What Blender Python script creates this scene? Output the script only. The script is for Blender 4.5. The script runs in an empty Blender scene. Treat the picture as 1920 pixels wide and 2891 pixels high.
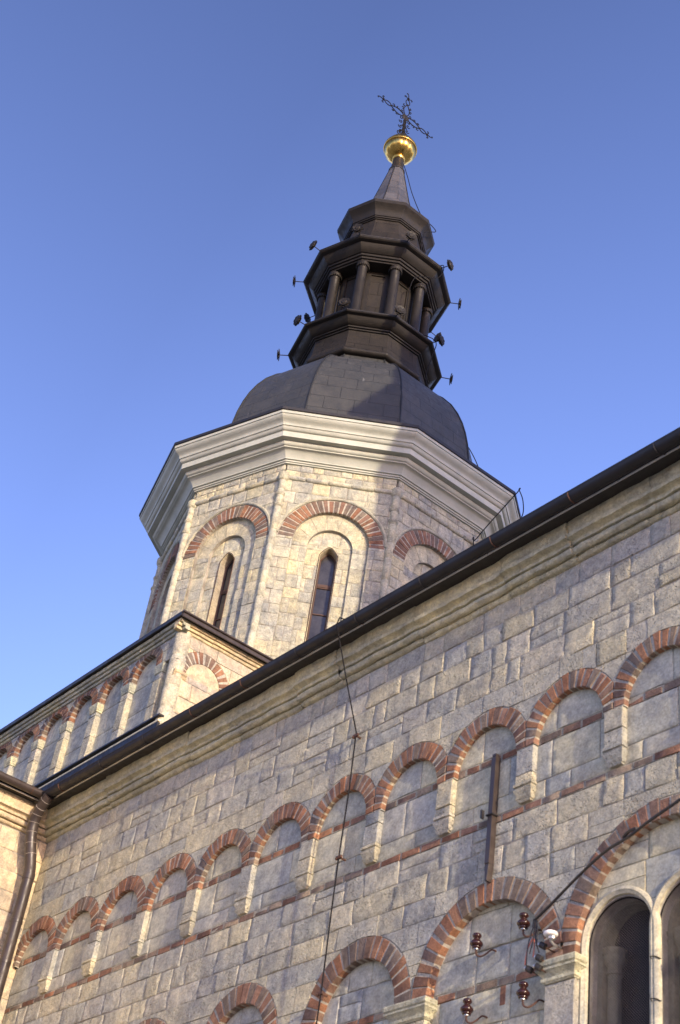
import bpy, bmesh, math, random
from math import pi, sin, cos, radians, sqrt, atan2, hypot
from mathutils import Vector, Matrix, noise as mnoise
random.seed(7)
SC = bpy.context.scene
COL = SC.collection

# ------------------------------------------------------------------ camera
CAM = Vector((0.0, -8.0, 1.6))
az, el, roll = radians(-55.6721), radians(38.4427), radians(9.3261)
fwd = Vector((sin(az)*cos(el), cos(az)*cos(el), sin(el)))
right0 = Vector((cos(az), -sin(az), 0)); up0 = right0.cross(fwd)
rgt = cos(roll)*right0 + sin(roll)*up0
up = -sin(roll)*right0 + cos(roll)*up0
cd = bpy.data.cameras.new('camera'); cam = bpy.data.objects.new('camera', cd); COL.objects.link(cam)
cam.matrix_world = Matrix(((rgt.x, up.x, -fwd.x, CAM.x), (rgt.y, up.y, -fwd.y, CAM.y), (rgt.z, up.z, -fwd.z, CAM.z), (0, 0, 0, 1)))
cd.sensor_fit = 'VERTICAL'; cd.sensor_height = 36; cd.sensor_width = 24; cd.lens = 50.927
cd.clip_start = .05; cd.clip_end = 2000
cd.dof.use_dof = True; cd.dof.focus_distance = 33; cd.dof.aperture_fstop = 3.5
SC.camera = cam

# ------------------------------------------------------------------ light
SUN_EL, SUN_OFF = radians(12), radians(9)          # the sun rakes along the side wall, 9 degrees in front of it
L = Vector((cos(SUN_EL)*cos(SUN_OFF), -cos(SUN_EL)*sin(SUN_OFF), sin(SUN_EL)))
sd = bpy.data.lights.new('sun', 'SUN'); sd.energy = 2.7; sd.angle = radians(.55); sd.color = (1, .83, .58)
so = bpy.data.objects.new('sun', sd); COL.objects.link(so); so.location = (30, -20, 60)
so.rotation_euler = (-L).to_track_quat('-Z', 'Y').to_euler()
w = bpy.data.worlds.new('World'); SC.world = w; w.use_nodes = True
nt = w.node_tree; nt.nodes.clear()
sky = nt.nodes.new('ShaderNodeTexSky'); sky.sky_type = 'NISHITA'; sky.sun_disc = False
sky.sun_elevation = SUN_EL; sky.sun_rotation = atan2(L.x, L.y)
sky.altitude = 300; sky.air_density = 1.0; sky.dust_density = 1.0; sky.ozone_density = 3.0
bg = nt.nodes.new('ShaderNodeBackground'); bg.inputs[1].default_value = .15
wo = nt.nodes.new('ShaderNodeOutputWorld')
tn = nt.nodes.new('ShaderNodeMix'); tn.data_type = 'RGBA'; tn.blend_type = 'MULTIPLY'; tn.inputs[0].default_value = 1; tn.inputs[7].default_value = (1.13, .895, 1.14, 1)
nt.links.new(sky.outputs[0], tn.inputs[6]); 
tcw = nt.nodes.new('ShaderNodeTexCoord'); sx = nt.nodes.new('ShaderNodeSeparateXYZ'); nt.links.new(tcw.outputs['Generated'], sx.inputs[0])
mr = nt.nodes.new('ShaderNodeMapRange'); nt.links.new(sx.outputs[2], mr.inputs[0])      # paler, brighter air towards the horizon
for k_, v_ in ((1, .0), (2, .92), (3, 1.82), (4, .93)): mr.inputs[k_].default_value = v_
t2 = nt.nodes.new('ShaderNodeMix'); t2.data_type = 'RGBA'; t2.blend_type = 'MULTIPLY'; t2.inputs[0].default_value = 1
m3 = nt.nodes.new('ShaderNodeMapRange'); nt.links.new(sx.outputs[1], m3.inputs[0])
for k_, v_ in ((1, .28), (2, .64), (3, .90), (4, 1.33)): m3.inputs[k_].default_value = v_
mm = nt.nodes.new('ShaderNodeMath'); mm.operation = 'MULTIPLY'; nt.links.new(mr.outputs[0], mm.inputs[0]); nt.links.new(m3.outputs[0], mm.inputs[1])
nt.links.new(tn.outputs[2], t2.inputs[6]); nt.links.new(mm.outputs[0], t2.inputs[7]); nt.links.new(t2.outputs[2], bg.inputs[0]); nt.links.new(bg.outputs[0], wo.inputs[0])
vs = SC.view_settings; vs.view_transform = 'Standard'; vs.look = 'None'; vs.exposure = .97; vs.gamma = 1; vs.use_curve_mapping = False

# ------------------------------------------------------------------ materials
def mat(name, rough=.85, metal=0., spec=.3):
    m = bpy.data.materials.new(name); m.use_nodes = True
    b = m.node_tree.nodes['Principled BSDF']
    b.inputs['Roughness'].default_value = rough; b.inputs['Metallic'].default_value = metal
    b.inputs['Specular IOR Level'].default_value = spec
    return m, m.node_tree, b
def N(nt, t, **kw):
    n = nt.nodes.new(t)
    for k, v in kw.items():
        if k.startswith('_'): setattr(n, k[1:], v)
        else: n.inputs[k.replace('__', ' ')].default_value = v
    return n
def noise(nt, co, scale, detail=4, rough=.55, stretch=None):
    if stretch:
        mp = nt.nodes.new('ShaderNodeMapping'); mp.inputs['Scale'].default_value = stretch
        nt.links.new(co, mp.inputs['Vector']); co = mp.outputs[0]
    n = N(nt, 'ShaderNodeTexNoise', Scale=scale, Detail=detail, Roughness=rough); nt.links.new(co, n.inputs['Vector'])
    return n.outputs['Fac']
def ramp(nt, fac, a, b, ca=(0, 0, 0, 1), cb=(1, 1, 1, 1)):
    r = nt.nodes.new('ShaderNodeValToRGB'); e = r.color_ramp.elements
    e[0].position = a; e[0].color = ca; e[1].position = b; e[1].color = cb
    nt.links.new(fac, r.inputs[0]); return r.outputs[0]
def mix(nt, fac, a, b, mode='MIX'):
    m = nt.nodes.new('ShaderNodeMix'); m.data_type = 'RGBA'; m.blend_type = mode; m.clamp_result = False
    for k, v in ((0, fac), (6, a), (7, b)):
        if isinstance(v, (int, float)): m.inputs[k].default_value = v
        elif isinstance(v, tuple): m.inputs[k].default_value = v
        else: nt.links.new(v, m.inputs[k])
    return m.outputs[2]
def bump(nt, b, h, strength, dist):
    bp = N(nt, 'ShaderNodeBump', Strength=strength, Distance=dist)
    nt.links.new(h, bp.inputs['Height'])
    old = b.inputs['Normal'].links[0].from_socket if b.inputs['Normal'].links else None
    if old: nt.links.new(old, bp.inputs['Normal'])
    nt.links.new(bp.outputs[0], b.inputs['Normal'])
def math_n(nt, op, a, b_):
    m = nt.nodes.new('ShaderNodeMath'); m.operation = op
    for k, v in ((0, a), (1, b_)):
        if isinstance(v, (int, float)): m.inputs[k].default_value = v
        else: nt.links.new(v, m.inputs[k])
    return m.outputs[0]

def stone_mat(name, tint=(1, 1, 1, 1), bumpd=.012, pits=.6, stain=(.50, .47, .42, 1), soot=.5):
    m, nt, b = mat(name, .92, 0, .15)
    co = nt.nodes.new('ShaderNodeTexCoord').outputs['Object']
    at = nt.nodes.new('ShaderNodeAttribute'); at.attribute_name = 'Col'
    c = mix(nt, 1.0, at.outputs['Color'], tint, 'MULTIPLY')
    n1 = noise(nt, co, 1.5, 6, .68); c = mix(nt, 1.0, c, ramp(nt, n1, .34, .66, (.74, .76, .82, 1), (1.22, 1.16, 1.0, 1)), 'MULTIPLY')
    n2 = noise(nt, co, 9, 6, .7); c = mix(nt, 1.0, c, ramp(nt, n2, .34, .68, (.66, .66, .68, 1), (1.22, 1.20, 1.14, 1)), 'MULTIPLY')
    n3 = noise(nt, co, 45, 3, .7); c = mix(nt, 1.0, c, ramp(nt, n3, .32, .66, (.80, .78, .76, 1), (1.1, 1.1, 1.1, 1)), 'MULTIPLY')
    # dark weathering that runs down the stone in streaks and patches
    s1 = noise(nt, co, 2.2, 6, .72, (1, 1, .42)); sm = ramp(nt, s1, .56, .74)
    s2 = noise(nt, co, 26, 4, .8); sm2 = math_n(nt, 'MULTIPLY', sm, ramp(nt, s2, .38, .62))
    c = mix(nt, math_n(nt, 'MULTIPLY', sm2, soot), c, mix(nt, 1.0, c, stain, 'MULTIPLY'))
    nt.links.new(c, b.inputs['Base Color'])
    v = N(nt, 'ShaderNodeTexVoronoi', Scale=38); nt.links.new(co, v.inputs['Vector'])
    pit = ramp(nt, v.outputs['Distance'], .12, .34)
    gate = ramp(nt, noise(nt, co, 4.5, 3, .6), .44, .60)
    h = math_n(nt, 'SUBTRACT', noise(nt, co, 24, 8, .72), math_n(nt, 'MULTIPLY', math_n(nt, 'SUBTRACT', 1.0, pit), math_n(nt, 'MULTIPLY', gate, pits)))
    bump(nt, b, h, .85, bumpd)
    bump(nt, b, noise(nt, co, 5, 3, .5), .6, bumpd*2.2)
    return m
M_STONE = stone_mat('pale_limestone', (1.20, 1.22, 1.12, 1), .030, 1.2, (.42, .40, .37, 1), .6)
M_DRUM = stone_mat('warm_limestone', (.97, 1.01, .92, 1), .022, 1.4, (.30, .30, .30, 1), .95)
M_NICHE = stone_mat('smooth_limestone', (1.16, 1.19, 1.08, 1), .006, .25, (.6, .58, .55, 1), .3)
M_BRICK = stone_mat('red_brick', (1, 1, 1, 1), .014, .4, (.45, .43, .42, 1), .7)
M_CORN = stone_mat('weathered_moulding', (1.32, 1.38, 1.18, 1), .028, .8, (.33, .31, .28, 1), .85)
M_YELL = stone_mat('yellow_limestone', (1.08, 1.0, .86, 1), .012, .5, (.45, .42, .38, 1), .5)

def mortar_mat():
    m, nt, b = mat('lime_mortar', .95, 0, .1)
    co = nt.nodes.new('ShaderNodeTexCoord').outputs['Object']
    nt.links.new(ramp(nt, noise(nt, co, 3, 5, .7), .38, .62, (.22, .20, .17, 1), (.44, .41, .35, 1)), b.inputs['Base Color'])
    bump(nt, b, noise(nt, co, 30, 6, .7), .8, .012); return m
M_MORT = mortar_mat()
def plaster_mat():
    m, nt, b = mat('cream_stone_cornice', .8, 0, .2)
    co = nt.nodes.new('ShaderNodeTexCoord').outputs['Object']
    c = ramp(nt, noise(nt, co, 1.6, 5, .6), .3, .72, (.38, .395, .335, 1), (.53, .54, .46, 1))
    s = ramp(nt, noise(nt, co, 3.0, 6, .75, (1, 1, .3)), .60, .78)
    c = mix(nt, math_n(nt, 'MULTIPLY', s, .6), c, (.30, .29, .27, 1))
    nt.links.new(c, b.inputs['Base Color'])
    bump(nt, b, noise(nt, co, 11, 6, .6), .5, .012); return m
M_PLAS = plaster_mat()
def slate_mat(name, ca, cb, row=.30, wid=.52, rough=.42, stains=.5, spec=.5):
    m, nt, b = mat(name, rough, 0, spec)
    tc = nt.nodes.new('ShaderNodeTexCoord'); uv = tc.outputs['UV']; co = tc.outputs['Object']
    br = N(nt, 'ShaderNodeTexBrick', Scale=1.0, Mortar__Size=.006, Mortar__Smooth=.3, Bias=0.0, Brick__Width=wid, Row__Height=row)
    br.offset = .5; br.inputs['Color1'].default_value = ca; br.inputs['Color2'].default_value = cb
    br.inputs['Mortar'].default_value = tuple(x*.5 for x in ca[:3])+(1,)
    nt.links.new(uv, br.inputs['Vector'])
    c = mix(nt, 1.0, br.outputs['Color'], ramp(nt, noise(nt, co, 2.5, 5, .65), .3, .7, (.8, .8, .8, 1), (1.25, 1.2, 1.15, 1)), 'MULTIPLY')
    st = ramp(nt, noise(nt, co, 7, 4, .7, (1, 1, .16)), .66, .76)
    c = mix(nt, math_n(nt, 'MULTIPLY', st, stains), c, (.36, .35, .34, 1))
    nt.links.new(c, b.inputs['Base Color'])
    bump(nt, b, noise(nt, co, 3.2, 3, .5), .35, .03)
    inv = math_n(nt, 'SUBTRACT', 1.0, br.outputs['Fac']); bump(nt, b, inv, .9, .008)
    rr = ramp(nt, noise(nt, co, 6, 4, .6), .3, .7, (rough*.75,)*3+(1,), (min(1, rough*1.35),)*3+(1,)); nt.links.new(rr, b.inputs['Roughness'])
    return m
M_DOME = slate_mat('dome_sheet', (.043, .046, .046, 1), (.051, .053, .052, 1), .36, .60, .48, .6, .35)
M_LANT = slate_mat('lantern_sheet', (.020, .0175, .0145, 1), (.026, .0225, .0185, 1), .42, .62, .55, .05, .22)
M_CONE = slate_mat('spire_sheet', (.050, .053, .060, 1), (.078, .079, .086, 1), .34, .5, .45, .5)
def painted(name, ca, cb, rough=.45, metal=0., bd=.004, sc=5, spec=.5):
    m, nt, b = mat(name, rough, metal, spec)
    co = nt.nodes.new('ShaderNodeTexCoord').outputs['Object']
    nt.links.new(ramp(nt, noise(nt, co, sc, 6, .65), .3, .7, ca, cb), b.inputs['Base Color'])
    rr = ramp(nt, noise(nt, co, sc*2, 4, .6), .3, .7, (rough*.7,)*3+(1,), (min(1, rough*1.4),)*3+(1,)); nt.links.new(rr, b.inputs['Roughness'])
    bump(nt, b, noise(nt, co, sc*2.5, 4, .6), .5, bd); return m
M_BROWN = painted('brown_sheet_metal', (.0145, .0125, .0105, 1), (.023, .020, .0165, 1), .5, 0, .004, 5, .22)
M_GUTTER = painted('dark_gutter_paint', (.010, .010, .013, 1), (.019, .019, .023, 1), .5, 0, .004, 5, .35)
M_PIPE = painted('brown_pipe_paint', (.030, .022, .019, 1), (.052, .038, .032, 1), .42, 0, .003)
M_BLACK = painted('black_edge_strip', (.012, .011, .012, 1), (.022, .02, .02, 1), .5, 0, .002)
M_RUST = painted('rusty_iron', (.055, .030, .022, 1), (.13, .062, .038, 1), .7, .2, .006, 14)
M_IRON = painted('wrought_iron', (.005, .005, .007, 1), (.014, .013, .014, 1), .7, .0, .003, 20, .15)
M_SOLDER = painted('grey_solder', (.30, .27, .24, 1), (.42, .38, .34, 1), .5, .3, .002)
M_ALU = painted('bright_clamp_metal', (.45, .45, .46, 1), (.65, .64, .62, 1), .35, .9, .002)
M_GOLD = painted('gilded_copper', (.42, .26, .055, 1), (.72, .49, .14, 1), .25, 1.0, .0012, 5)
M_PORC = painted('brown_glazed_porcelain', (.026, .009, .007, 1), (.038, .012, .009, 1), .18, 0, .001, 8, .55)
M_WPORC = painted('white_porcelain', (.75, .74, .70, 1), (.82, .80, .76, 1), .2, 0, .001, 8, .6)
M_CABLE = painted('black_cable_sheath', (.014, .013, .013, 1), (.03, .027, .026, 1), .5, 0, .001)
M_CORE = painted('red_core_wire', (.30, .08, .05, 1), (.38, .12, .08, 1), .5, 0, .001)
M_MESH = painted('galvanised_mesh_wire', (.16, .15, .14, 1), (.25, .22, .19, 1), .6, .2, .001)
M_FRAME = painted('window_frame_paint', (.055, .030, .021, 1), (.10, .048, .030, 1), .6, 0, .003)
M_PANE, _nt, _b = mat('dusty_window_glass', .16, 0, .6)
_co = _nt.nodes.new('ShaderNodeTexCoord').outputs['Object']
_nt.links.new(ramp(_nt, noise(_nt, _co, 2.2, 5, .7), .3, .75, (.018, .018, .021, 1), (.075, .072, .078, 1)), _b.inputs['Base Color'])
bump(_nt, _b, noise(_nt, _co, 4, 2, .5), .3, .02)
M_DARK = painted('dark_window_glass', (.003, .003, .005, 1), (.007, .007, .012, 1), .35, 0, .003, 2, .15)
M_PAV = painted('worn_paving', (.27, .25, .20, 1), (.34, .31, .25, 1), .9, 0, .01, 2)

# ------------------------------------------------------------------ mesh helper
class MB:
    def __init__(s): s.v = []; s.f = []; s.c = []; s.uv = {}
    def V(s, p, c=(1, 1, 1)): s.v.append(tuple(p)); s.c.append(c); return len(s.v)-1
    def F(s, ids, uv=None):
        s.f.append(tuple(ids))
        if uv: s.uv[len(s.f)-1] = uv
    def add(s, o):
        k = len(s.v); n = len(s.f); s.v += o.v; s.c += o.c; s.f += [tuple(i+k for i in f) for f in o.f]
        for a, b in o.uv.items(): s.uv[a+n] = b
    def build(s, name, m, parent=None, sharp=35, smooth=True):
        me = bpy.data.meshes.new(name); me.from_pydata(s.v, [], s.f); me.update()
        ca = me.color_attributes.new('Col', 'FLOAT_COLOR', 'POINT')
        ca.data.foreach_set('color', [x for c in s.c for x in (c[0], c[1], c[2], 1.0)])
        if s.uv:
            ul = me.uv_layers.new(name='UVMap')
            for fi, uv in s.uv.items():
                p = me.polygons[fi]
                for k, li in enumerate(p.loop_indices): ul.data[li].uv = uv[k]
        me.materials.append(m)
        if smooth:
            for p in me.polygons: p.use_smooth = True
            me.set_sharp_from_angle(angle=radians(sharp))
        o = bpy.data.objects.new(name, me); COL.objects.link(o)
        if parent: o.parent = parent
        return o

class Fr:   # a wall frame: point = o + u*U + (0,0,z) + d*N
    def __init__(s, o, U, Nn): s.o = Vector(o); s.U = Vector(U); s.N = Vector(Nn)
    def p(s, u, z, d): return s.o + s.U*u + Vector((0, 0, z)) + s.N*d
FAC = Fr((0, 0, 0), (1, 0, 0), (0, -1, 0))

def prism(mb, fr, pts, d0, d1, col=(1, 1, 1), bev=0., jit=0.):
    """pts: polygon in (u,z), counterclockwise seen from outside; d0 back, d1 front"""
    n = len(pts); cx = sum(p[0] for p in pts)/n; cz = sum(p[1] for p in pts)/n
    b = [mb.V(fr.p(u, z, d0), col) for u, z in pts]
    e = [mb.V(fr.p(u, z, d1-bev), col) for u, z in pts]
    mb.F(b[::-1])
    for i in range(n): mb.F((b[i], b[(i+1) % n], e[(i+1) % n], e[i]))
    if bev:
        t = []
        for u, z in pts:
            l = hypot(u-cx, z-cz) or 1; k = max(0, 1-bev*1.5/l)
            t.append(mb.V(fr.p(cx+(u-cx)*k, cz+(z-cz)*k, d1+random.uniform(-jit, jit)), col))
        for i in range(n): mb.F((e[i], e[(i+1) % n], t[(i+1) % n], t[i]))
        if n == 4:
            mb.F((t[0], t[1], t[2])); mb.F((t[0], t[2], t[3]))
        else: mb.F(t)
    else: mb.F(e)

def hewn(mb, fr, pts, d0, d1, col, bev=.008, amp=.004, cell=.05):
    """a squared block whose face is a gently uneven grid with worn arrises"""
    (a, b, c, d) = pts; wu = abs(b[0]-a[0]); hz = abs(d[1]-a[1]); nu = max(3, int(wu/cell)); nz = max(3, int(hz/cell))
    us = [0, bev*1.3/wu]+[i/nu for i in range(1, nu)]+[1-bev*1.3/wu, 1]; vs_ = [0, bev*1.3/hz]+[i/nz for i in range(1, nz)]+[1-bev*1.3/hz, 1]
    tu, tz = random.uniform(-.5, .5)*amp, random.uniform(-.5, .5)*amp; sd_ = random.uniform(0, 50); g_ = []
    for j, v in enumerate(vs_):
        row = []
        for i, u in enumerate(us):
            x = (a[0]*(1-u)+b[0]*u)*(1-v)+(d[0]*(1-u)+c[0]*u)*v; z = (a[1]*(1-u)+b[1]*u)*(1-v)+(d[1]*(1-u)+c[1]*u)*v
            edge = i in (0, len(us)-1) or j in (0, len(vs_)-1)
            q = mnoise.noise(Vector((x*9, z*9, sd_)))*amp*1.5+mnoise.noise(Vector((x*24, z*24, sd_+9)))*amp*.8+tu*(u-.5)*2+tz*(v-.5)*2
            if edge:
                k = mnoise.noise(Vector((x*14, z*14, sd_+3))); q = q*.4-bev*(1+max(0, k)*1.6)
                ex = (.5-u)*2*max(0, k)*.012; ez = (.5-v)*2*max(0, k)*.012; x += ex*(wu if i in (0, len(us)-1) else 0)*2; z += ez*(hz if j in (0, len(vs_)-1) else 0)*2
            row.append(mb.V(fr.p(x, z, d1+q), col))
        g_.append(row)
    for j in range(len(vs_)-1):
        for i in range(len(us)-1): mb.F((g_[j][i], g_[j][i+1], g_[j+1][i+1], g_[j+1][i]))
    rim = g_[0][:]+[g_[j][-1] for j in range(1, len(vs_))]+g_[-1][-2::-1]+[g_[j][0] for j in range(len(vs_)-2, 0, -1)]
    bk_ = []
    for i in rim:
        p = Vector(mb.v[i])-fr.N*(fr.N.dot(Vector(mb.v[i])-fr.o)-d0); bk_.append(mb.V(p, col))
    n = len(rim)
    for k in range(n): mb.F((rim[k], bk_[k], bk_[(k+1) % n], rim[(k+1) % n]))

STONE_P = [(.43, .42, .39), (.40, .395, .375), (.45, .43, .38), (.38, .385, .39), (.48, .455, .39), (.42, .41, .40), (.44, .42, .36), (.36, .37, .38), (.41, .40, .37)]
DRUM_P = [(.54, .52, .47), (.50, .475, .42), (.57, .53, .45), (.46, .45, .43), (.52, .50, .46), (.60, .55, .43), (.44, .43, .41), (.53, .51, .48)]
BRICK_P = [(.28, .160, .108), (.24, .140, .102), (.32, .175, .112), (.22, .150, .120), (.22, .180, .15), (.27, .165, .125), (.30, .155, .098), (.20, .160, .135)]
def pal(P, v=.07):
    c = random.choice(P); k = 1+random.uniform(-v, v); return tuple(x*k for x in c)

def ashlar(mbs, fr, u0, u1, rows, P, wmin=.22, wmax=.60, d=0., th=.04, gap=.0038, bev=.0055, jit=.0045, hit=None, rough=.006, amp=.0045):
    """mbs: (whole blocks, blocks to be cut). rows: z levels. hit(u0,u1,z0,z1) -> 0 clear, 1 cut, 2 drop"""
    for z0, z1 in rows:
        u = u0-random.uniform(0, .15)
        while u < u1:
            wd = random.uniform(wmin, wmax); 
            if random.random() < .12: wd *= .55
            a, b = max(u, u0), min(u+wd, u1); u += wd
            if b-a < .07: continue
            h = hit(a, b, z0, z1) if hit else 0
            if h == 2: continue
            zs = [(z0, z1)]
            if z1-z0 > .24 and wd > .3 and random.random() < .10:
                m_ = z0+(z1-z0)*random.uniform(.35, .65); zs = [(z0, m_), (m_, z1)]
            for y0, y1 in zs:
                rg = min(rough, gap*.85) if h else rough; r = lambda: random.uniform(-rg, rg)
                pts = [(a+gap+r(), y0+gap+r()), (b-gap+r(), y0+gap+r()), (b-gap+r(), y1-gap+r()), (a+gap+r(), y1-gap+r())]
                if h: prism(mbs[1], fr, pts, d-th, d+random.uniform(-jit, jit)*.8, pal(P), 0)
                else: hewn(mbs[0], fr, pts, d-th, d+random.uniform(-jit, jit)*1.1, pal(P), bev, amp)

def brick_arch(mb, fr, cu, cz, r0, r1, n, d0, d1, a0=0., a1=pi, ulim=None, gap=.021):
    m_ = 40; mc = (.47, .45, .39)
    for i in range(m_):     # the lime mortar between the bricks, a few millimetres behind their faces
        t0 = a0+(a1-a0)*i/m_; t1 = a0+(a1-a0)*(i+1)/m_
        lim = lambda t: min(r1-.010, (ulim-.001)/max(abs(cos(t)), 1e-4)) if ulim else r1-.010
        prism(mb, fr, [(cu+(r0+.003)*cos(t0), cz+(r0+.003)*sin(t0)), (cu+lim(t0)*cos(t0), cz+lim(t0)*sin(t0)), (cu+lim(t1)*cos(t1), cz+lim(t1)*sin(t1)), (cu+(r0+.003)*cos(t1), cz+(r0+.003)*sin(t1))], d0+.002, d1-.007, mc)
    for i in range(n):
        t0 = a0+(a1-a0)*i/n; t1 = a0+(a1-a0)*(i+1)/n
        ga = gap/2/((r0+r1)/2); t0 += ga*random.uniform(.4, 1.7); t1 -= ga*random.uniform(.4, 1.7)
        ro = r1+random.uniform(-.022, .008)
        def rr(t): return min(ro, ulim/max(abs(cos(t)), 1e-4)) if ulim else ro
        pts = [(cu+r0*cos(t0), cz+r0*sin(t0)), (cu+rr(t0)*cos(t0), cz+rr(t0)*sin(t0)), (cu+rr(t1)*cos(t1), cz+rr(t1)*sin(t1)), (cu+r0*cos(t1), cz+r0*sin(t1))]
        prism(mb, fr, pts, d0, d1+random.uniform(-.003, .004), pal(BRICK_P, .12), .005, .002)
def brick_row(mb, fr, u0, u1, z0, z1, d0, d1, wd=.26, gap=.020, hit=None):
    u = u0-random.uniform(0, .2)
    while u < u1:
        ww = wd*random.uniform(.75, 1.15); a, b = max(u, u0), min(u+ww, u1); u += ww
        if b-a < .04 or (hit and hit(a, b, z0, z1) == 2): continue
        j = lambda: random.uniform(-.009, .005)
        prism(mb, fr, [(a-.002, z0-.004), (b+.002, z0-.004), (b+.002, z1+.004), (a-.002, z1+.004)], d0, d1-.004, (.42, .41, .35))
        prism(mb, fr, [(a+gap/2, z0+j()), (b-gap/2, z0+j()), (b-gap/2, z1+j()), (a+gap/2, z1+j())], d0, d1+random.uniform(-.003, .003), pal(BRICK_P, .12) if random.random() > .22 else (.33, .27, .21), .005, .002)

def arch_pts(cu, cz, r, zb, n=20):
    return [(cu-r, zb), (cu+r, zb)] + [(cu+r*cos(pi*i/n), cz+r*sin(pi*i/n)) for i in range(n+1)]
def lancet(cu, cz, r, zb, n=20):
    return [(cu-r, zb), (cu+r, zb)] + [(cu+r*cos(pi*i/n), cz+r*1.14*(1-abs(cos(pi*i/n))**1.65)) for i in range(n+1)]
def half_cut(cu, cz, r, drop, n=28): return arch_pts(cu, cz, r, cz-drop, n)
def slab_cut(mb, holes_groups, fr, d0, d1):
    """boolean difference: every group is a list of polygons that do not overlap one another"""
    if not mb.v: return mb
    o = mb.build('tmp', M_MORT, smooth=False); cutters = []
    for g in holes_groups:
        c = MB()
        for pts in g: prism(c, fr, pts, d0, d1, (-1, -1, -1))
        co = c.build('cut', M_MORT, smooth=False); cutters.append(co)
        m = o.modifiers.new('b', 'BOOLEAN'); m.operation = 'DIFFERENCE'; m.solver = 'EXACT'; m.object = co
    dg = bpy.context.evaluated_depsgraph_get(); dg.update()
    me = bpy.data.meshes.new_from_object(o.evaluated_get(dg))
    out = MB(); out.v = [tuple(v.co) for v in me.vertices]; out.f = [tuple(p.vertices) for p in me.polygons]
    ca = me.color_attributes.get('Col')
    out.c = [tuple(x.color)[:3] for x in ca.data] if ca and ca.domain == 'POINT' else [(.4, .4, .38)]*len(out.v)
    for x in [o]+cutters: bpy.data.objects.remove(x)
    par = list(range(len(out.v)))        # every stone keeps its own single colour
    def find(i):
        while par[i] != i: par[i] = par[par[i]]; i = par[i]
        return i
    for f in out.f:
        a = find(f[0])
        for i in f[1:]: par[find(i)] = a
    grp = {}
    for i in range(len(out.v)): grp.setdefault(find(i), []).append(i)
    for ids in grp.values():
        good = [out.c[i] for i in ids if min(out.c[i]) > .02 and out.c[i][0] < .99]
        if good:
            good.sort(); c = good[len(good)//2]
        else: c = (.42, .41, .38)
        for i in ids: out.c[i] = c
    return out

def tube(mb, pts, r, n=8, col=(1, 1, 1), cap=True):
    pts = [Vector(p) for p in pts]; rings = []; prev = None
    for i, p in enumerate(pts):
        t = (pts[min(i+1, len(pts)-1)]-pts[max(i-1, 0)]).normalized()
        if prev is None:
            a = Vector((0, 0, 1)) if abs(t.z) < .9 else Vector((1, 0, 0)); x = t.cross(a).normalized()
        else: x = (prev-t*prev.dot(t)).normalized()
        prev = x; y = t.cross(x); rr = r[i] if isinstance(r, (list, tuple)) else r
        rings.append([mb.V(p+(x*cos(2*pi*k/n)+y*sin(2*pi*k/n))*rr, col) for k in range(n)])
    for a, b in zip(rings, rings[1:]):
        for k in range(n): mb.F((a[k], a[(k+1) % n], b[(k+1) % n], b[k]))
    if cap: mb.F(rings[0][::-1]); mb.F(rings[-1])
def lathe(mb, prof, o, n=24, axis=(0, 0, 1), col=(1, 1, 1), rfun=None):
    o = Vector(o); a = Vector(axis).normalized(); x = a.cross(Vector((0, 0, 1)) if abs(a.z) < .9 else Vector((1, 0, 0))).normalized(); y = a.cross(x)
    rings = []
    for r, z in prof:
        rings.append([mb.V(o+a*z+(x*cos(2*pi*k/n)+y*sin(2*pi*k/n))*(r*(rfun(k/n, z) if rfun else 1)), col) for k in range(n)])
    for p, q in zip(rings, rings[1:]):
        for k in range(n): mb.F((p[k], p[(k+1) % n], q[(k+1) % n], q[k]))
    mb.F(rings[0][::-1]); mb.F(rings[-1])
def box(mb, x0, x1, y0, y1, z0, z1, col=(1, 1, 1)):
    v = [mb.V(p, col) for p in ((x0, y0, z0), (x1, y0, z0), (x1, y1, z0), (x0, y1, z0), (x0, y0, z1), (x1, y0, z1), (x1, y1, z1), (x0, y1, z1))]
    for f in ((3, 2, 1, 0), (4, 5, 6, 7), (0, 1, 5, 4), (1, 2, 6, 5), (2, 3, 7, 6), (3, 0, 4, 7)): mb.F([v[i] for i in f])
def stack(mb, fr, u0, u1, levels, d0, col):
    """moulded block: levels [(z, du, dd)], rectangle u0-du..u1+du, d0..dd, lofted upwards"""
    rs = []
    for z, du, dd in levels:
        rs.append([mb.V(fr.p(u0-du, z, d0), col), mb.V(fr.p(u1+du, z, d0), col), mb.V(fr.p(u1+du, z, dd), col), mb.V(fr.p(u0-du, z, dd), col)])
    for a, b in zip(rs, rs[1:]):
        for k in range(4): mb.F((a[k], b[k], b[(k+1) % 4], a[(k+1) % 4]))
    mb.F(rs[0]); mb.F(rs[-1][::-1])
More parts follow.
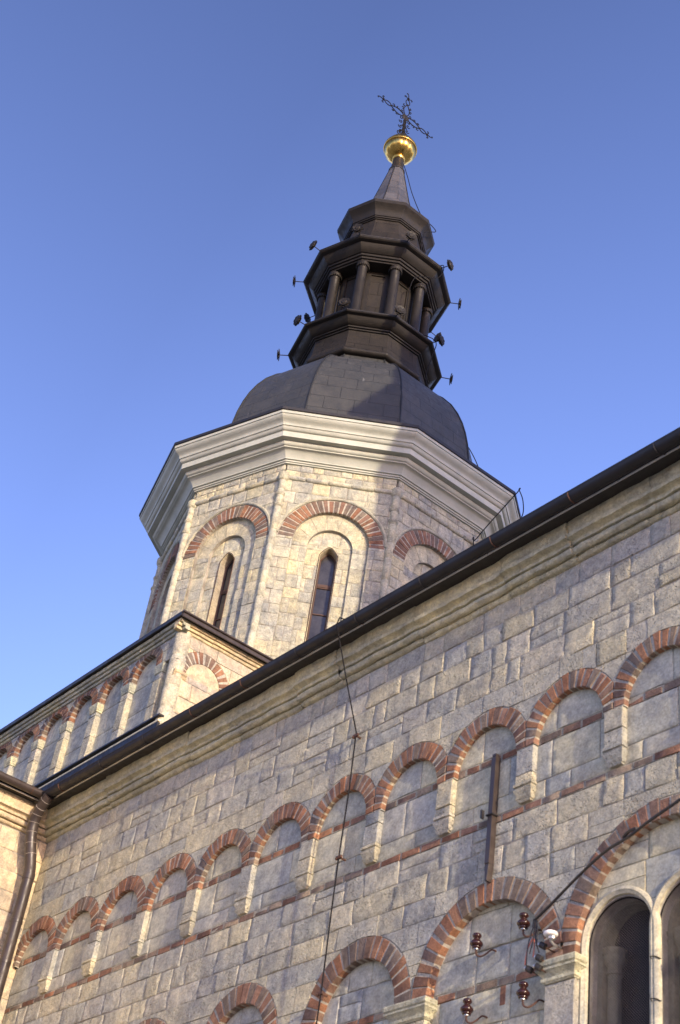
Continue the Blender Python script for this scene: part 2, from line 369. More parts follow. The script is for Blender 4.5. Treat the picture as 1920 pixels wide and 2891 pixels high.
def moulding(mb, A, B, out, prof, segs, P, rough=.006, gap=.006, upv=Vector((0, 0, 1))):
    """run a profile [(d,z)] from A to B in stones of uneven length; out = outward unit vector"""
    A = Vector(A); B = Vector(B); Ln = (B-A).length; T = (B-A)/Ln; s = 0
    while s < Ln-1e-6:
        l = random.uniform(*segs); e = min(s+l, Ln)
        if Ln-e < segs[0]*.4: e = Ln
        col = pal(P); od = random.uniform(-rough, rough); oz = random.uniform(-rough, rough)
        k = max(2, int((e-s)/.12)+1); rings = []
        for i in range(k+1):
            q = s+gap*.5+(e-s-gap)*i/k; ph = random.uniform(-rough, rough)*.7
            rings.append([mb.V(A+T*q+out*(d+(od+ph+random.uniform(-rough, rough)*.5 if d > .01 else 0))+upv*(z+oz+(random.uniform(-rough, rough)*.5 if d > .01 else 0)), col) for d, z in prof])
        for a, b in zip(rings, rings[1:]):
            for j in range(len(prof)-1): mb.F((a[j], a[j+1], b[j+1], b[j]))
        mb.F(rings[0][::-1]); mb.F(rings[-1]); s = e

def tag(o, label=None, cat=None, group=None, kind=None):
    if label: o['label'] = label
    if cat: o['category'] = cat
    if group: o['group'] = group
    if kind: o['kind'] = kind
    return o
def empty(name, loc, label=None, cat=None, group=None):
    o = bpy.data.objects.new(name, None); COL.objects.link(o); o.location = loc; o.empty_display_size = .2
    return tag(o, label, cat, group)

# ------------------------------------------------------------------ ground
g = MB(); S = 900
g.F([g.V(p, (.25, .24, .22)) for p in ((-S, -S, 0), (S, -S, 0), (S, S, 0), (-S, S, 0))])
tag(g.build('ground', M_PAV), kind='structure')

CH = empty('church', (-14, 3, 0), 'old pale limestone church with red brick arches, dark domed tower and wrought iron cross', 'church')
CHI = Matrix.Translation((14, -3, 0))
def part(mb, name, m, parent=None, **kw):
    if 'facing' in name or name == 'drum_face': kw = {'sharp': 48}
    o = mb.build(name, m, **kw); o.parent = parent or CH
    if not parent: o.matrix_parent_inverse = CHI
    return o

# ------------------------------------------------------------------ side wall
XL, XR = -17.52, -1.0
PITCH, RI, RE, ZS = 1.04, .405, .585, 8.25
pil = [-7.17-PITCH*k for k in range(-5, 10)]          # pilaster centres
pil = sorted(p for p in pil if XL < p < XR+1)
nic = sorted({round((a+b)/2, 4) for a, b in zip(pil, pil[1:])} | {round(pil[0]-PITCH/2, 4)})
def disc_hit(holes, r):
    def h(a, b, z0, z1):
        st = 0
        for (cu, cz, rr, zb) in holes:
            R_ = rr if r is None else r
            if b < cu-R_ or a > cu+R_ or z0 > cz+R_ or z1 < zb: continue
            ins = all((abs(u-cu) < R_-.002 and zb < z < cz) or (hypot(u-cu, z-cz) < R_-.004 and z >= cz) for u in (a, b) for z in (z0, z1))
            if ins: return 2
            near = False
            for i in range(9):
                for j in range(5):
                    u = a+(b-a)*i/8; z = z0+(z1-z0)*j/4
                    if (hypot(u-cu, z-cz) < R_ and z >= cz) or (abs(u-cu) < R_ and zb < z < cz): near = True
            if near: st = 1
        return st
    return h
ev, od = nic[::2], nic[1::2]
whole, cutb = MB(), MB()
H1 = [(c, ZS, RE, ZS-1) for c in nic]
ashlar((whole, cutb), FAC, XL, XR, [(ZS, 8.50), (8.50, 8.76), (8.76, 9.02), (9.02, 9.285), (9.285, 9.56), (9.56, 9.80), (9.80, 10.04)], STONE_P, hit=disc_hit(H1, None), th=.035)
cutb = slab_cut(cutb, [[half_cut(c, ZS, RE+.002, .3) for c in ev], [half_cut(c, ZS, RE+.002, .3) for c in od]], FAC, -.2, .1)
whole.add(cutb)
part(whole, 'wall_facing', M_STONE, sharp=28)
slab = MB(); prism(slab, FAC, [(XL, ZS), (XR, ZS), (XR, 10.06), (XL, 10.06)], -.062, -.010)
slab = slab_cut(slab, [[half_cut(c, ZS, RI+.004, .3) for c in nic]], FAC, -.2, .1)
part(slab, 'mortar_bed', M_MORT, smooth=False)

# lower level of the wall, set back, with the big arcade
SPR = 6.20
BIG = [(-6.68, .91, 1.09), (-8.605, .70, .90), (-10.29, .56, .775), (-12.13, .505, .715), (-13.86, .48, .69), (-15.5, .46, .67),
       (-4.755, .70, .90), (-3.07, .56, .775), (-1.4+.0, .45, .60)]
BIG = [b for b in BIG if b[0]+b[2] < XR+.5]
ZB = 2.2
H2 = [(c, SPR, re, ZB) for c, ri, re in BIG]
def hit_big(inner=False):
    def h(a, b, z0, z1):
        st = 0
        if z0 > ZB-.01 and z1 < SPR+.01: return 0 if a > max(c_[0]+c_[1] for c_ in BIG) or b < min(c_[0]-c_[1] for c_ in BIG)-.05 else 2
        for c, ri, re in BIG:
            v = disc_hit([(c, SPR, re, SPR)], None)(a, b, z0, z1) if z1 > SPR else 0
            w_ = disc_hit([(c, SPR, ri, ZB)], None)(a, b, z0, z1) if z0 < SPR else 0
            st = max(st, v, w_)
            if v == 2 or w_ == 2: return 2
        return st
    return h
whole, cutb = MB(), MB()
rows2 = [(.0+.275*i, .275*(i+1)) for i in range(8)] + [(2.2, 2.47)]
z = 2.47
while z < 6.1: rows2.append((z, min(z+.2664, 6.2))); z += .2664
rows2 += [(6.2, 6.44), (6.44, 6.70), (6.70, 6.93), (6.93, 7.15), (7.15, 7.40), (7.40, 7.645)]
rows2b = [(7.712, 7.885), (7.885, 8.258), (8.335, 8.72)]
ashlar((whole, cutb), FAC, XL, XR, rows2, STONE_P, d=-.06, th=.035, hit=hit_big())
nwhole = MB()
ashlar((nwhole, nwhole), FAC, XL, XR, rows2b, STONE_P, d=-.06, th=.035, wmin=.5, wmax=.95, jit=.0012, rough=.003, amp=.002)
bc = [b for b in BIG]
g1 = [half_cut(c, SPR, re+.002, 0.0) for c, ri, re in bc[::2]]; g2 = [half_cut(c, SPR, re+.002, 0.0) for c, ri, re in bc[1::2]]
g3 = [[(c-ri, ZB), (c+ri, ZB), (c+ri, SPR+.001), (c-ri, SPR+.001)] for c, ri, re in bc]
def nonoverlap(cs):
    gs = []
    for c in sorted(cs, key=lambda b: b[0]):
        for g_ in gs:
            if all(abs(c[0]-o[0]) > c[2]+o[2]+.01 for o in g_): g_.append(c); break
        else: gs.append([c])
    return gs
GR = nonoverlap(BIG)
cutb = slab_cut(cutb, [[half_cut(c, SPR, re+.002, 0.0) for c, ri, re in g_] for g_ in GR]+[g3], FAC, -.3, .1)
whole.add(cutb)
part(whole, 'lower_wall_facing', M_STONE, sharp=28)
part(nwhole, 'arcade_back_facing', M_NICHE, sharp=28)
slab = MB(); prism(slab, FAC, [(XL, 0), (XR, 0), (XR, 8.75), (XL, 8.75)], -.150, -.070)
slab = slab_cut(slab, [[half_cut(c, SPR, ri+.004, SPR-ZB) for c, ri, re in BIG]], FAC, -.3, .1)
part(slab, 'mortar_bed', M_MORT, smooth=False)

# back wall of the big niches, pierced by the twin windows
WIN = [(-7.205, .335, 6.28, 4.1), (-6.505, .335, 6.28, 4.1)]
whole, cutb = MB(), MB(); z = ZB-.1; rows3 = []
while z < 6.1: rows3.append((z, z+.29)); z += .29
rows3 = [r for r in rows3 if r[1] < 5.9] + [(max(r[1] for r in rows3 if r[1] < 5.9), 6.165)]
rows3 += [(6.235, 6.52), (6.52, 6.86), (6.86, 7.15)]
HW = [(c, cz, r+.055, zb) for c, r, cz, zb in WIN]
ashlar((whole, cutb), FAC, XL, XR, rows3, STONE_P, d=-.14, th=.035, wmin=.3, wmax=.6, jit=.003, hit=disc_hit(HW, None), rough=.003, amp=.0025)
WC = [[arch_pts(c, cz, r+.001, zb, 24)] for c, r, cz, zb in WIN]
cutb = slab_cut(cutb, [[arch_pts(c, cz, r+.056, zb-.003*i, 24)] for i, (c, r, cz, zb) in enumerate(WIN)], FAC, -.4, .1); whole.add(cutb)
part(whole, 'arcade_back_facing', M_NICHE, sharp=28)
slab = MB(); prism(slab, FAC, [(XL, ZB-.1), (XR, ZB-.1), (XR, 7.2), (XL, 7.2)], -.50, -.152)
slab = slab_cut(slab, WC, FAC, -.8, .1)
part(slab, 'mortar_bed', M_MORT, smooth=False)
bk = MB(); box(bk, XL, XR, .55, .75, 0, 10.4); part(bk, 'inner_wall', M_MORT, smooth=False)

# brick arches, bands
for c in nic:
    mb = MB(); brick_arch(mb, FAC, c, ZS, RI, RE, 18, -.058, .004, ulim=PITCH/2-.006)
    part(mb, 'brick_arch', M_BRICK)
for c, ri, re in BIG:
    mb = MB(); lim = None
    nb = max(13, int(pi*(ri+re)/2/.105)); brick_arch(mb, FAC, c, SPR+.004, ri, re, nb, -.138, -.055, ulim=None, gap=.022)
    part(mb, 'brick_arch', M_BRICK)
mb = MB(); brick_row(mb, FAC, XL, XR, 8.264, 8.330, -.09, -.058, .25)
part(mb, 'brick_band', M_BRICK)
mb = MB(); brick_row(mb, FAC, XL, XR, 7.648, 7.708, -.09, -.057, .27)
part(mb, 'brick_band', M_BRICK)
for c, ri, re in BIG[1:6]:
    mb = MB(); brick_row(mb, FAC, c-ri+.01, c+ri-.01, 6.172, 6.232, -.17, -.137, .25)
    prism(mb, FAC, [(c+.12, 6.0), (c+.18, 6.0), (c+.18, 6.16), (c+.12, 6.16)], -.17, -.137, pal(BRICK_P), .004, .001)
    part(mb, 'brick_band', M_BRICK)
# hanging pilasters with moulded feet
for u in pil:
    hw = .102; col = pal(STONE_P, .05); mb = MB()
    zz = random.choice((8.05, 7.98, 8.12, None))
    segs_ = [(7.905, ZS)] if zz is None else [(7.905, zz), (zz+.005, ZS)]
    for a, b in segs_:
        prism(mb, FAC, [(u-hw, a), (u+hw, a), (u+hw, b-.004), (u-hw, b-.004)], -.060, .002+random.uniform(-.003, .003), pal(STONE_P, .05), .005, .001)
    o = part(mb, 'pilaster', M_STONE)
    c = MB()
    stack(c, FAC, u-.090, u+.090, [(7.722, -.022, -.028), (7.735, -.018, -.020), (7.738, -.006, -.022), (7.762, .004, -.004), (7.768, .006, -.002), (7.772, -.004, -.014), (7.790, -.002, -.010), (7.815, .014, .006), (7.842, .018, .010), (7.846, .008, -.002), (7.862, .008, .0), (7.868, .020, .014), (7.890, .020, .014), (7.902, .014, .006)], -.060, pal(STONE_P, .05))
    part(c, 'corbel', M_STONE, o)
# big pilaster capitals between the niches of the lower arcade
srt = sorted(BIG, key=lambda b: b[0])
for a, b in zip(srt, srt[1:]):
    u0, u1 = a[0]+a[1], b[0]-b[1]
    near_win = (a[0] == -6.68 or b[0] == -6.68)
    mb = MB(); z = ZB
    while z < 6.0:
        e = min(z+random.uniform(.3, .5), 6.02); prism(mb, FAC, [(u0, z+.004), (u1, z+.004), (u1, e-.004), (u0, e-.004)], -.138, -.057+random.uniform(-.002, .002), pal(STONE_P, .05), .005, .001); z = e
    prism(mb, FAC, [(u0-.002, 6.105+.02), (u1+.002, 6.105+.02), (u1+.002, 6.205), (u0-.002, 6.205)], -.138, -.057, pal(STONE_P, .05), .005, .001)
    o = part(mb, 'pilaster', M_STONE)
    c = MB()
    stack(c, FAC, u0, u1, [(6.022, .004, -.05), (6.032, .012, -.042), (6.036, .020, -.034), (6.060, .024, -.030), (6.064, .012, -.042), (6.080, .020, -.034), (6.110, .050, -.006), (6.114, .058, .002), (6.132, .058, .002), (6.135, .040, -.014), (6.150, .060, .006), (6.180, .066, .012), (6.196, .056, .002)], -.138, pal(STONE_P, .05))
    part(c, 'capital', M_CORN, o)

# twin windows behind wire mesh
for wi, (c, r, cz, zb) in enumerate(WIN):
    fr_ = MB(); n = 28; path = [(c+r+.028, zb)]+[(c+(r+.028)*cos(pi*i/n), cz+(r+.028)*sin(pi*i/n)*1.05) for i in range(n+1)]+[(c-r-.028, zb)]
    prof = [(-.028, -.16), (-.028, -.128), (-.012, -.120), (0, -.108), (.016, -.112), (.030, -.122), (.032, -.16)]
    rings = []
    for k, (u, zz) in enumerate(path):
        d = (u-c, zz-cz) if zz > cz else ((u-c), 0); l = hypot(*d); d = (d[0]/l, d[1]/l)
        rings.append([fr_.V(FAC.p(u+d[0]*a, zz+d[1]*a, b), (.47, .45, .40)) for a, b in prof])
    for a, b in zip(rings, rings[1:]):
        for j in range(len(prof)-1): fr_.F((a[j], b[j], b[j+1], a[j+1]))
    win = part(fr_, 'window', M_NICHE); 
    # inner frame wall with the narrower arched light
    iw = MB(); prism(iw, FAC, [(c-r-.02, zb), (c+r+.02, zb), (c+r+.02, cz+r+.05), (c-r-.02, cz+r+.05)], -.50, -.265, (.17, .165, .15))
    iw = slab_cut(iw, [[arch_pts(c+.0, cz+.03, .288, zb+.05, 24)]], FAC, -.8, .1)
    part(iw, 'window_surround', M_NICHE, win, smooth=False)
    for s in (-1, 1):
        cm = MB(); x = c+(-.212 if s < 0 else .30)
        lathe(cm, [(.052, zb), (.055, 6.02), (.055, 6.08), (.068, 6.085), (.068, 6.105), (.056, 6.11), (.062, 6.15), (.092, 6.20), (.094, 6.225), (.08, 6.23), (.096, 6.26), (.10, 6.285)], (x, .325, 0), 16, col=(.15, .145, .13))
        part(cm, 'colonnette', M_NICHE, win)
    gl = MB(); prism(gl, FAC, [(c-r, zb), (c+r, zb), (c+r, cz+r), (c-r, cz+r)], -.53, -.40); part(gl, 'pane', M_DARK, win, smooth=False)
    bars = MB()
    for zz in (4.6, 5.1, 5.62): box(bars, c-.30, c+.30, .375, .395, zz, zz+.03)
    part(bars, 'glazing_bar', M_FRAME, win, smooth=False)
    gm = MB(); rr = r-.006; R0 = .0011; st = .023
    def inside(u, zz): return abs(u-c) <= rr and zz > zb and (zz < cz or hypot(u-c, zz-cz) <= rr)
    for sgn in (1, -1):
        k = -90
        while k < 160:
            off = k*st; k += 1; segp = []
            for i in range(0, 221):
                u = c-rr+2*rr*i/220; zz = zb+off+sgn*(u-c)*1.0
                if inside(u, zz): segp.append((u, zz))
            if len(segp) > 2:
                a, b = segp[0], segp[-1]; tube(gm, [FAC.p(a[0], a[1], -.170+sgn*.0012), FAC.p(b[0], b[1], -.170+sgn*.0012)], R0, 3, cap=False)
    ring = [(c+rr, zb)]+[(c+rr*cos(pi*i/n), cz+rr*sin(pi*i/n)) for i in range(n+1)]+[(c-rr, zb), (c+rr, zb)]
    part(gm, 'wire_mesh', M_MESH, win, smooth=False)
    rim = MB(); tube(rim, [FAC.p(a, b, -.166) for a, b in ring], .006, 5); part(rim, 'mesh_rim', M_IRON, win)
    hk = MB()
    for zz in (6.02, 5.70, 5.2): tube(hk, [FAC.p(c+r-.02, zz-.01, -.15), FAC.p(c+r+.01, zz+.015, -.09), FAC.p(c+r+.05, zz+.01, -.10), FAC.p(c+r+.075, zz-.005, -.13)], .005, 5)
    part(hk, 'mesh_hook', M_IRON, win)

# ------------------------------------------------------------------ main cornice, eaves, roof
CPROF = [(-.06, 10.033), (.02, 10.035), (.032, 10.042), (.046, 10.056), (.050, 10.069), (.044, 10.080), (.030, 10.084)]+[(.080+.040*cos(a), 10.117+.040*sin(a)) for a in [radians(x) for x in (-140, -95, -55, -20, 15, 50, 90, 115)]]+[(.055, 10.160), (.128, 10.162), (.131, 10.190), (.138, 10.197), (.152, 10.206), (.178, 10.210), (.196, 10.213), (.200, 10.252), (.168, 10.255), (.170, 10.275), (.188, 10.30), (.195, 10.35), (.198, 10.398), (-.06, 10.402)]
mb = MB(); moulding(mb, (XL, 0, 0), (XR, 0, 0), Vector((0, -1, 0)), CPROF, (.7, 1.5), [(.44, .42, .37), (.40, .385, .35), (.47, .44, .38), (.37, .36, .33)], rough=.010)
part(mb, 'cornice', M_CORN, sharp=40)
GY, GZ, GRR = -.415, 10.438, .068
def gutter(mb, A, B, outv, r=GRR, n=14):
    A, B = Vector(A), Vector(B); ra, rb = [], []
    for th in (r, r-.006):
        pr = [(cos(pi+pi*1.02*k/n)*th, sin(pi+pi*1.02*k/n)*th) for k in range(n+1)]
        if th == r: pr = [(-r*1.04-.006, .012)]+pr+[(r*1.04+.006, .012)]
        ra += [mb.V(A+outv*(-x)+Vector((0, 0, y))) for x, y in (pr if th == r else pr[::-1])]
        rb += [mb.V(B+outv*(-x)+Vector((0, 0, y))) for x, y in (pr if th == r else pr[::-1])]
    m_ = len(ra)
    for k in range(m_): mb.F((ra[k], ra[(k+1) % m_], rb[(k+1) % m_], rb[k]))
    mb.F(ra[::-1]); mb.F(rb)
mb = MB(); fo = Vector((0, -1, 0)); gutter(mb, (-17.30, GY, GZ), (XR, GY, GZ), fo)
gut = part(mb, 'gutter', M_GUTTER, sharp=60)
u = -16.6
while u < XR:
    mb = MB(); tube(mb, [Vector((u, GY, GZ))+Vector((0, cos(t)*(GRR+.004), sin(t)*(GRR+.004))) for t in [pi+pi*k/14 for k in range(15)]], .0055, 5)
    part(mb, 'gutter_bracket', M_RUST if random.random() < .5 else M_BLACK, gut); u += 1.03
rf = MB()   # eaves board, drip flashing and roof sheet
box(rf, XL, XR, -.335, .3, 10.405, 10.44); box(rf, XL, XR, -.340, -.325, 10.392, 10.404)
part(rf, 'eaves_board', M_BLACK, smooth=False)
rf = MB(); tube(rf, [(XL, -.347, 10.388), (XR, -.347, 10.388)], .011, 6); part(rf, 'drip_flashing', M_ALU)
rf = MB()
rf.F([rf.V(p) for p in ((XL-1, -.40, 10.475), (XR, -.40, 10.475), (XR, 9, 15.2), (XL-1, 9, 15.2))]); rf.F([rf.V(p) for p in ((XL-1, 9, 15.18), (XR, 9, 15.18), (XR, -.40, 10.470), (XL-1, -.40, 10.470))])
part(rf, 'roof', M_LANT, smooth=False)

# ------------------------------------------------------------------ projecting wing on the left
WF = Fr((XL, 0, 0), (0, 1, 0), (1, 0, 0)); WY0 = -6.0
mb = MB(); rows = [(.27*i, .27*(i+1)) for i in range(37)]; rows[-1] = (9.72, 10.02)
ashlar((mb, mb), WF, WY0, .3, rows, [(.52, .49, .42), (.50, .47, .41), (.55, .51, .43), (.48, .46, .41)], wmin=.25, wmax=.5, rough=.003)
part(mb, 'wing_wall_facing', M_YELL, sharp=28)
mb = MB(); prism(mb, WF, [(WY0, 0), (.4, 0), (.4, 10.06), (WY0, 10.06)], -.5, -.008); part(mb, 'mortar_bed', M_MORT, smooth=False)
mb = MB(); moulding(mb, (XL, WY0, 0), (XL, -.02, 0), Vector((1, 0, 0)), CPROF, (.5, .9), [(.50, .47, .40), (.54, .50, .42)], rough=.003)
for f_ in range(len(mb.f)): mb.f[f_] = mb.f[f_][::-1]
part(mb, 'wing_cornice', M_YELL, sharp=50)
mb = MB(); WX = XL+.415; gutter(mb, (WX, GY+.10, GZ+.025), (WX, WY0, GZ+.025), Vector((1, 0, 0)))
wg = part(mb, 'gutter', M_PIPE, sharp=60)
for yy in (-.62, -1.7, -2.8):
    mb = MB(); tube(mb, [Vector((WX, yy, GZ+.025))+Vector((cos(t)*(GRR+.004), 0, sin(t)*(GRR+.004))) for t in [pi+pi*k/14 for k in range(15)]], .0055, 5); part(mb, 'gutter_bracket', M_RUST, wg)
mb = MB(); box(mb, XL-3, XL+.335, WY0, -.36, 10.405, 10.44); box(mb, XL+.325, XL+.340, WY0, -.36, 10.392, 10.404); part(mb, 'eaves_board', M_BLACK, smooth=False)
mb = MB(); tube(mb, [(XL+.347, WY0, 10.388), (XL+.347, -.36, 10.388)], .011, 6); part(mb, 'drip_flashing', M_ALU)
mb = MB()
for zo, rv in ((10.475, 1), (10.470, -1)):
    pts = [(XL+.40, WY0, zo), (XL+.40, .3, zo), (XL-6, .3, zo+2.9), (XL-6, WY0, zo+2.9)]
    mb.F([mb.V(p) for p in (pts if rv > 0 else pts[::-1])])
part(mb, 'wing_roof', M_LANT, smooth=False)
# downpipe in the corner
PX = XL+.25
pp = [(-16.93, -.415, 10.39), (-17.02, -.42, 10.32), (-17.13, -.415, 10.23), (-17.205, -.405, 10.10), (-17.235, -.385, 9.95), (-17.24, -.345, 9.78), (-17.24, -.30, 9.62), (-17.245, -.265, 9.50), (-17.25, -.245, 9.38), (-17.25, -.24, 9.0), (-17.25, -.24, 0.25), (-17.22, -.30, .12), (-17.2, -.40, .08)]
def densify(pts, n=4):
    P_ = [Vector(p) for p in pts]; out = []
    for i in range(len(P_)-1):
        a, b, c, d = P_[max(i-1, 0)], P_[i], P_[i+1], P_[min(i+2, len(P_)-1)]
        for k in range(n):
            t = k/n; out.append(.5*((2*b)+(c-a)*t+(2*a-5*b+4*c-d)*t*t+(3*b-a-3*c+d)*t**3))
    out.append(P_[-1]); return out
mb = MB(); dp = densify(pp[:9], 4)+[Vector(p) for p in pp[9:]]; tube(mb, dp, .076, 16)
pipe = part(mb, 'downpipe', M_PIPE, sharp=70)
for (a, b, r) in ((10.10, 9.95, .0), ):
    pass
dd = densify(pp[:9], 8)
def ringat(k, r=.066, w=.006, m=M_SOLDER):
    p = dd[k]; t = (dd[k+1]-dd[k-1]).normalized(); x = t.cross(Vector((0, 0, 1)) if abs(t.z) < .9 else Vector((1, 0, 0))).normalized(); y = t.cross(x)
    mb = MB(); tube(mb, [p+(x*cos(2*pi*i/20)+y*sin(2*pi*i/20))*r for i in range(21)], w*.6, 4); part(mb, 'solder_seam', m, pipe)
for k in (6, 13, 19, 25, 32, 39, 46): ringat(k, .0765, .006)
for zz, r, h in ((9.40, .082, .09), (8.75, .080, .05), (8.20, .080, .05), (6.4, .080, .05)):
    mb = MB(); lathe(mb, [(r-.004, zz-h), (r, zz-h+.004), (r, zz), (r-.004, zz+.004)], (-17.25, -.24 if zz < 9.3 else -.246, 0), 18); part(mb, 'pipe_collar', M_PIPE, pipe)

# ------------------------------------------------------------------ raised block behind the eaves
BX, BY = -16.19, .60
BF = Fr((0, BY, 0), (1, 0, 0), (0, -1, 0)); BS = Fr((BX, 0, 0), (0, 1, 0), (1, 0, 0)); BL = -25.0; BB = 11.4
BP = .915; bp = [-16.63-BP*k for k in range(9)]; bn = [p+BP/2 for p in bp]; bn[0] = -16.175-.0
bn = [-16.63+BP/2-BP*k for k in range(0, 9)]; bn[0] += 0
bn = [b for b in bn if b < -16.4]; RIb, REb, ZSb = .335, .50, 12.93
bn_all = [b for b in bn if b < BX-.2]
whole, cutb = MB(), MB()
HB = [(c, ZSb, REb, ZSb-1) for c in bn_all]
ashlar((whole, cutb), BF, BL, BX-.02, [(ZSb, 13.16), (13.16, 13.37)], STONE_P, wmin=.25, wmax=.5, th=.035, hit=disc_hit(HB, None))
cutb = slab_cut(cutb, [[half_cut(c, ZSb, REb, .3) for c in bn_all[::2]], [half_cut(c, ZSb, REb, .3) for c in bn_all[1::2]]], BF, -.3, .1); whole.add(cutb)
part(whole, 'upper_wall_facing', M_STONE, sharp=28)
slab = MB(); prism(slab, BF, [(BL, ZSb), (BX-.02, ZSb), (BX-.02, 13.40), (BL, 13.40)], -.12, -.012)
slab = slab_cut(slab, [[half_cut(c, ZSb, RIb, .3) for c in bn_all]], BF, -.3, .1); part(slab, 'mortar_bed', M_MORT, smooth=False)
mb = MB(); ashlar((mb, mb), BF, BL, BX-.1, [(10.9, 11.35), (11.35, 11.90), (11.90, 12.35), (12.35, 12.80), (12.80, 13.35)], [(.43, .43, .41), (.42, .42, .41), (.44, .435, .41)], d=-.10, wmin=.9, wmax=1.4, jit=.001, rough=.002, amp=.002)
part(mb, 'arcade_back_facing', M_NICHE, sharp=28)
mb = MB(); prism(mb, BF, [(BL, 10.9), (BX-.10, 10.9), (BX-.10, 13.40), (BL, 13.40)], -.4, -.11); part(mb, 'mortar_bed', M_MORT, smooth=False)
for c in bn_all:
    mb = MB(); brick_arch(mb, BF, c, ZSb, RIb, REb, 13, -.10, .004, ulim=BP/2-.006); part(mb, 'brick_arch', M_BRICK)
for c in [bn_all[0]+BP/2]+[b-BP/2 for b in bn_all]:
    if c > BX-.22: continue
    mb = MB(); z = 11.0
    while z < 12.75:
        e = min(z+random.uniform(.3, .55), 12.77); prism(mb, BF, [(c-.10, z), (c+.10, z), (c+.10, e-.006), (c-.10, e-.006)], -.10, random.uniform(-.003, .003), pal(STONE_P, .05), .006, .001); z = e
    o = part(mb, 'pilaster', M_STONE)
    mb = MB(); stack(mb, BF, c-.10, c+.10, [(12.775, -.005, -.005), (12.785, .008, .008), (12.80, .002, .002), (12.825, .014, .014), (12.835, .006, .006), (12.87, .022, .022), (12.925, .026, .026)], -.10, pal(STONE_P, .05)); part(mb, 'capital', M_CORN, o)
# right-hand end face of the block
YC = 1.12
whole, cutb = MB(), MB(); BR = [(10.9+.28*i, 10.9+.28*(i+1)) for i in range(8)]+[(13.14, 13.37)]
ashlar((whole, cutb), BS, BY+.1, 5.0, BR, DRUM_P, wmin=.25, wmax=.5, hit=disc_hit([(YC, 12.68, .50, 12.68)], None))
cutb = slab_cut(cutb, [[half_cut(YC, 12.68, .50, 0.0)]], BS, -.3, .1); whole.add(cutb)
part(whole, 'upper_wall_facing', M_YELL, sharp=28)
mb = MB(); prism(mb, BS, [(BY+.1, 10.9), (5, 10.9), (5, 13.40), (BY+.1, 13.40)], -.3, -.012); part(mb, 'mortar_bed', M_MORT, smooth=False)
mb = MB(); brick_arch(mb, BS, YC, 12.68, .31, .50, 13, -.04, .004, gap=.03); part(mb, 'brick_arch', M_BRICK)
mb = MB(); prism(mb, BS, half_cut(YC, 12.68, .305, .0, 16), -.02, -.004, (.56, .52, .42)); part(mb, 'arch_panel', M_YELL)
mb = MB(); stack(mb, BS, YC-.52, YC-.29, [(12.575, .0, .005), (12.60, .0, .03), (12.615, .0, .018), (12.64, .0, .045), (12.675, .0, .05)], -.02, (.5, .46, .38)); part(mb, 'capital', M_YELL)
# corner shaft
mb = MB(); z = 11.3; pr = []
for e in (11.62, 12.05, 12.42, 12.95, 13.28):
    pr += [(.112, z+.01), (.125, z+.03), (.125, e-.03), (.112, e-.01)]; z = e
pr[-2:] = [(.125, 13.20), (.128, 13.33), (.12, 13.36)]
lathe(mb, pr, (BX-.09, BY+.09, 0), 18, col=(.48, .46, .41)); part(mb, 'corner_shaft', M_STONE, sharp=50)
BPROF = [(-.05, 13.33), (.02, 13.335), (.032, 13.352), (.032, 13.372), (.020, 13.375), (.062, 13.378), (.074, 13.398), (.074, 13.412), (.060, 13.415), (.105, 13.420), (.118, 13.445), (.118, 13.468), (-.05, 13.475)]
mb = MB(); moulding(mb, (BL, BY, 0), (BX+.118, BY, 0), Vector((0, -1, 0)), BPROF, (.5, 1.0), STONE_P, rough=.004); part(mb, 'block_cornice', M_CORN, sharp=50)
mb = MB(); moulding(mb, (BX, BY-.13, 0), (BX, 5.0, 0), Vector((1, 0, 0)), [(d*1.0, z+.002) for d, z in BPROF], (.4, .8), [(.58, .53, .40), (.54, .49, .38)], rough=.004); part(mb, 'block_cornice', M_YELL, sharp=50)
mb = MB(); box(mb, BL, BX+.17, BY-.17, BY-.155, 13.475, 13.545); box(mb, BL, BX+.175, BY-.155, 5, 13.485, 13.53); part(mb, 'eaves_board', M_BLACK, smooth=False)
mb = MB(); box(mb, BX+.176, BX+.195, BY-.155, 5, 13.45, 13.545); tube(mb, [(BX+.205, BY-.17, 13.535), (BX+.205, 5, 13.535)], .020, 8); tube(mb, [(BX+.19, BY-.16, 13.455), (BX+.19, 5, 13.455)], .009, 8)
part(mb, 'roof_fascia', M_PIPE, sharp=50)
mb = MB(); a = [(BL, BY-.17, 13.546), (BX+.20, BY-.17, 13.546), (BX+.20, 9.5, 13.546), (BL, 9.5, 13.546)]; cpt = [(-22, 5, 14.9), (-19, 5, 14.9)]
ids = [mb.V(p) for p in a+cpt]; mb.F((ids[0], ids[1], ids[5], ids[4])); mb.F((ids[1], ids[2], ids[5])); mb.F((ids[2], ids[3], ids[4], ids[5])); mb.F((ids[3], ids[0], ids[4]))
part(mb, 'upper_roof', M_LANT, smooth=False)
mb = MB(); box(mb, BL, BX+.02, BY-.07, BY+.02, 11.86, 11.885); part(mb, 'roof_flashing', M_BLACK, smooth=False)
mb = MB(); box(mb, BL, BX-.01, BY-.045, BY+.02, 11.785, 11.812, (.6, .57, .5)); part(mb, 'base_course', M_NICHE, smooth=False)
mb = MB(); box(mb, BL, BX-.01, BY-.05, BY+.02, 11.2, 11.765); part(mb, 'roof_flashing', M_GUTTER, smooth=False)
mb = MB(); box(mb, -24.5, BX-.3, 1.1, 9.4, 11, 13.45); part(mb, 'inner_wall', M_MORT, smooth=False)

